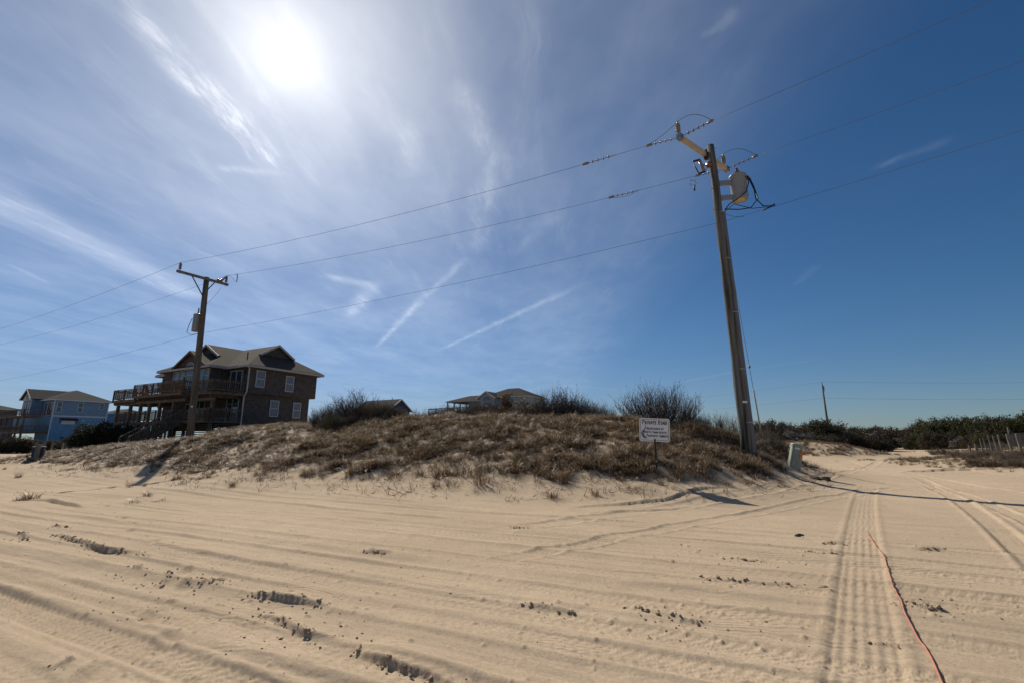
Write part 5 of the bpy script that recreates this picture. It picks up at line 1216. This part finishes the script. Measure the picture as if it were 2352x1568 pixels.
put_shrub('bare_shrub', BIG, p, 1.32, .4, 'big round bare twiggy shrub on the dune crest behind the sign', sz=1.0)
rr_ = random.Random(23)
def row(lst, label, group, name='bare_shrub', gap=None):
    for dx, top, Yd, v_ in lst:
        p = at(dx, top, Yd); z = surf(p.x, p.y); hgt = max(.5, p.z-z); s_ = min(hgt/(.87*max(v.co.z for v in SH[v_][0].vertices)), 2.0)
        o = put_shrub(name, SH[v_], (p.x, p.y, z), s_, rr_.uniform(0, 6), label, group); o.scale = (s_*rr_.uniform(.8, 1.15), s_*rr_.uniform(.8, 1.15), s_); o.rotation_euler[0] = rr_.uniform(-.12, .12); o.rotation_euler[1] = rr_.uniform(-.12, .12)
row([(1212, 912, 22, 0), (1238, 908, 22, 1), (1258, 895, 21.5, 1), (1275, 886, 21.5, 1), (1292, 893, 22, 0), (1310, 900, 21.5, 1), (1328, 908, 21.5, 0), (1345, 915, 21, 1), (1362, 918, 21, 0), (1380, 922, 20.5, 2), (1396, 928, 20.5, 2), (1404, 935, 20, 4)], 'tall wiry bare shrub on the dune crest beside the pale house', 'bare shrubs between the pale house and the big shrub')
row([(955, 940, 22, 4), (970, 936, 21, 4), (992, 940, 21.5, 4), (1008, 938, 21.5, 4), (1024, 925, 24, 3), (1042, 926, 23.5, 0), (1060, 922, 24, 3), (1080, 924, 23, 0), (1098, 920, 24, 3), (1118, 922, 23, 0), (1138, 918, 24, 3), (1152, 922, 23, 0), (1172, 915, 24, 3), (1190, 914, 23, 0), (1204, 913, 24, 3), (1130, 935, 21.5, 3), (1080, 937, 21.5, 3), (1180, 932, 21.5, 3)], 'dense dark bare shrub on the crest below the pale house', 'bare shrubs below the pale house')
row([(722, 950, 22.5, 1), (735, 936, 22, 1), (750, 928, 22, 0), (766, 920, 22, 1), (782, 912, 22.5, 1), (798, 905, 22, 2), (815, 898, 22.5, 4), (828, 893, 22.5, 4), (832, 908, 22, 1), (848, 920, 21.5, 0), (862, 915, 22, 3), (878, 917, 21.5, 0), (893, 920, 22, 3), (908, 926, 21.5, 0), (922, 936, 21.5, 3), (800, 945, 21, 3), (850, 945, 21, 3), (760, 950, 21, 3), (890, 947, 21, 3), (700, 962, 24, 0), (680, 968, 25, 3)], 'dark bare shrub on the crest between the shingle house and the navy house', 'bare shrubs before the navy house')
row([(1618, 945, 18.5, 1), (1640, 944, 18.5, 4), (1655, 955, 18, 2), (1672, 950, 18.5, 4), (1690, 962, 18.5, 1), (1600, 950, 19, 0), (1578, 935, 19, 0)], 'thin bare shrub on the dune between the big shrub and the tall pole', 'bare shrubs by the tall pole')
row([(1738, 975, 19.5, 0), (1757, 985, 19.5, 3), (1775, 1000, 20, 3), (1712, 985, 19, 3), (1740, 1000, 18, 3), (1790, 1012, 20, 3)], 'low brown scrub bush on the bank behind the tall pole', 'low scrub behind the tall pole', 'scrub_bush')
row([(2200, 1032, 27, 3), (2225, 1040, 25, 3), (2260, 1042, 25, 3), (2290, 1040, 25, 3), (2320, 1045, 23, 3), (2345, 1042, 23.5, 3), (2245, 1058, 21.5, 3), (2285, 1062, 21, 3), (2330, 1060, 21, 3), (2180, 1025, 36, 3), (2300, 1012, 37, 0), (2325, 1010, 39, 0), (2280, 1012, 40, 0), (2150, 1022, 42, 3), (2375, 1040, 24, 3)], 'low brown thorny bush on the bank by the picket fence', 'scrub bushes on the picket fence bank', 'scrub_bush')

# crowns of leaf clumps for evergreens
def crown(seed, rx, ry, rz, clumps, leaves, lsz, mt, flat_=1.0, base=.0):
    r_ = random.Random(seed); m = MB(); cs = []
    for i in range(clumps):
        a = r_.uniform(0, 6.283); u = r_.uniform(-.25, 1); s_ = math.sqrt(max(0, 1-u*u*.85)); k = r_.uniform(.45, 1.04)
        cs.append((rx*math.cos(a)*s_*k, ry*math.sin(a)*s_*k, base+rz*(.28+.72*u*k), r_.uniform(.16, .34)))
    for cx, cy, cz, cr in cs:
        cr *= min(rx, rz)
        for j in range(leaves):
            d = Vector((r_.gauss(0, 1), r_.gauss(0, 1), r_.gauss(0, .8))).normalized()*cr*r_.random()**.4
            p = Vector((cx, cy, max(.02, cz)))+d
            if p.z < .0: p.z = r_.uniform(0, .15)
            n_ = (d.normalized()+Vector((r_.gauss(0, .6), r_.gauss(0, .6), r_.gauss(.3, .6)))).normalized(); a_ = n_.orthogonal().normalized(); a_ = (a_*math.cos(j)+n_.cross(a_)*math.sin(j)); b_ = n_.cross(a_); s_ = lsz*r_.uniform(.6, 1.4)
            m.add([p-a_*s_, p+b_*s_*.45, p+a_*s_, p-b_*s_*.45], [(0, 1, 2, 3)])
    me = bpy.data.meshes.new('crown'); me.from_pydata(m.v, [], m.f); me.materials.append(M[mt]); me.update(); return me
def trunk(seed, hgt, r0, k=7):
    r_ = random.Random(seed); m = MB(); m.tube([(0, 0, -.2), (.05, .03, hgt*.35), (.02, -.06, hgt*.7), (0, 0, hgt*.9)], [r0, r0*.8, r0*.5, r0*.2], 8)
    for i in range(k):
        a = r_.uniform(0, 6.28); z = hgt*r_.uniform(.12, .6); L = hgt*r_.uniform(.3, .5); m.tube([(0, 0, z), (math.cos(a)*L*.5, math.sin(a)*L*.5, z+L*.35), (math.cos(a)*L, math.sin(a)*L, z+L*.55)], [r0*.45, r0*.3, r0*.1], 5)
    return m.mesh('trunk', M['bark'], True)
TR = {}
for nm, mt in (('dark', 'green1'), ('olive', 'green2'), ('brush', 'brush'), ('grey', 'greyb')):
    TR[nm] = [(crown(60+i+0, .62+.06*i, .6, .95, 150, 52, .032, mt), trunk(80+i, 1.0, .05)) for i in range(2)]
def put_tree(name, kind, i, p, hgt, wid, rz, label, group):
    o = empty(name, p, rz, label, 'tree' if 'tree' in name else 'bush', group); o.scale = (wid, wid, hgt)
    c, t = TR[kind][i % 2]; link('crown', c, o); link('trunk', t, o); return o
def interp(tab, x): return float(np.interp(x, [a for a, b in tab], [b for a, b in tab]))
rt2 = random.Random(77)
skyl = [(1725, 966), (1780, 963), (1829, 974), (1857, 968), (1886, 960), (1912, 966), (1935, 977), (2035, 982)]
for dx in list(range(1728, 2030, 17)):
    Yd = rt2.uniform(50, 58) if dx < 1990 else rt2.uniform(60, 66); top = interp(skyl, dx)+rt2.uniform(-1.5, 3.5)
    p = at(dx, top, Yd); z = gz(p.x, p.y); hg = max(1.2, p.z-z); put_tree('scrub_tree', 'brush' if rt2.random() < .72 else 'dark', rt2.randint(0, 1), (p.x, p.y, z-.1), hg, hg*rt2.uniform(.75, 1.05), rt2.uniform(0, 6), 'brownish wind clipped scrub tree in the thicket behind the grassy mound', 'scrub trees behind the grassy mound')
for dx in list(range(1735, 2020, 20)):
    Yd = rt2.uniform(43, 48) if dx < 1900 else rt2.uniform(47, 53); p = at(dx, rt2.uniform(984, 998), Yd); z = gz(p.x, p.y); hg = max(.8, p.z-z)
    put_tree('scrub_bush', rt2.choice(('brush', 'brush', 'grey', 'dark')), rt2.randint(0, 1), (p.x, p.y, z-.1), hg, hg*rt2.uniform(.95, 1.3), rt2.uniform(0, 6), 'low brown bush at the front of the thicket behind the grassy mound', 'bushes behind the grassy mound')
p = at(1888, 961, 50); z = gz(p.x, p.y); put_tree('round_bush', 'dark', 0, (p.x, p.y, z), p.z-z, 2.6, 1, 'rounded dark bush standing above the thicket below the distant pole', None)
for dx in range(1960, 2125, 12):
    Yd = rt2.uniform(92, 105); p = at(dx, 979+rt2.uniform(-4, 4), Yd); z = gz(p.x, p.y); hg = p.z-z; put_tree('distant_tree', rt2.choice(('dark', 'dark', 'brush')), rt2.randint(0, 1), (p.x, p.y, z-.1), hg, hg*rt2.uniform(.6, .85), rt2.uniform(0, 6), 'distant dark tree closing the end of the side road', 'trees at the end of the side road')
for dx in range(2020, 2110, 14):
    Yd = rt2.uniform(72, 80); p = at(dx, 1004+rt2.uniform(-4, 4), Yd); z = gz(p.x, p.y); hg = max(.8, p.z-z); put_tree('scrub_bush', rt2.choice(('brush', 'dark', 'grey')), rt2.randint(0, 1), (p.x, p.y, z-.1), hg, hg*1.2, rt2.uniform(0, 6), 'small bush standing where the side road disappears', 'bushes where the side road disappears')
skyr = [(2092, 985), (2100, 972), (2116, 963), (2136, 957), (2170, 955), (2212, 958), (2239, 951), (2273, 958), (2310, 957), (2340, 947), (2420, 938)]
for dx in list(range(2100, 2440, 16)):
    Yd = interp([(2100, 60), (2200, 56), (2352, 50), (2440, 48)], dx)+rt2.uniform(-2, 3); p = at(dx, interp(skyr, dx)+rt2.uniform(-1, 3.5), Yd); z = gz(p.x, p.y); hg = p.z-z
    put_tree('evergreen_tree', rt2.choice(('olive', 'dark', 'dark', 'olive', 'brush')), rt2.randint(0, 1), (p.x, p.y, z-.1), hg, hg*rt2.uniform(.7, .95), rt2.uniform(0, 6), 'dense dark green evergreen tree behind the picket fence', 'evergreen trees behind the picket fence')
for dx in list(range(2098, 2400, 20)):
    Yd = interp([(2098, 57), (2200, 49), (2352, 44)], dx)+rt2.uniform(-1.5, 1.5); p = at(dx, rt2.uniform(985, 1003), Yd); z = gz(p.x, p.y); hg = max(1.0, p.z-z)
    put_tree('evergreen_bush', rt2.choice(('olive', 'dark', 'brush', 'grey')), rt2.randint(0, 1), (p.x, p.y, z-.1), hg, hg*rt2.uniform(.9, 1.25), rt2.uniform(0, 6), 'lower leafy bush at the foot of the evergreen trees', 'bushes at the foot of the evergreens')
# left: dark rounded bush and hedge by the blue house
for dx, top, Yd, wd, lab in ((222, 968, 44, 3.0, 'rounded dark evergreen bush nearest the wall of the blue house'), (268, 964, 45, 3.2, 'tallest dark evergreen bush between the blue house and the stair'), (305, 972, 44, 2.6, 'dark evergreen bush tucked behind the stair rail of the shingle house')):
    p = at(dx, top, Yd); z = gz(p.x, p.y); put_tree('evergreen_bush', 'dark', int(dx) % 2, (p.x, p.y, z-.1), p.z-z, wd, dx, lab, None)
for dx in range(-20, 140, 17):
    p = at(dx, rt2.uniform(998, 1010), 52); z = gz(p.x, p.y); put_tree('hedge_bush', 'brush' if rt2.random() < .5 else 'dark', rt2.randint(0, 1), (p.x, p.y, z-.1), p.z-z, rt2.uniform(1.4, 1.9), dx, 'dark low bush in front of the blue house decks', 'bushes before the blue house decks')
# rust coloured cedar and the green bush on the crest
p = at(1163, 893, 22.6); z = surf(p.x, p.y); c = crown(5, .32, .32, 1.0, 60, 40, .022, 'rust'); o = empty('red_cedar', (p.x, p.y, z-.05), 0, 'small rust brown cedar tree among the shrubs below the pale house', 'tree'); hg = p.z-z; o.scale = (hg*.75, hg*.75, hg); link('crown', c, o); link('trunk', trunk(3, 1.0, .03), o)
p = at(768, 952, 20.3); z = surf(p.x, p.y); vg = bare_shrub(12, 60, .7, .9, .95, .6, 'twig', 'green2'); put_shrub('green_bush', vg, (p.x, p.y, z), (p.z-z)/.85, 0, 'low dark green bush at the corner of the shingle house', None, 'shrub')
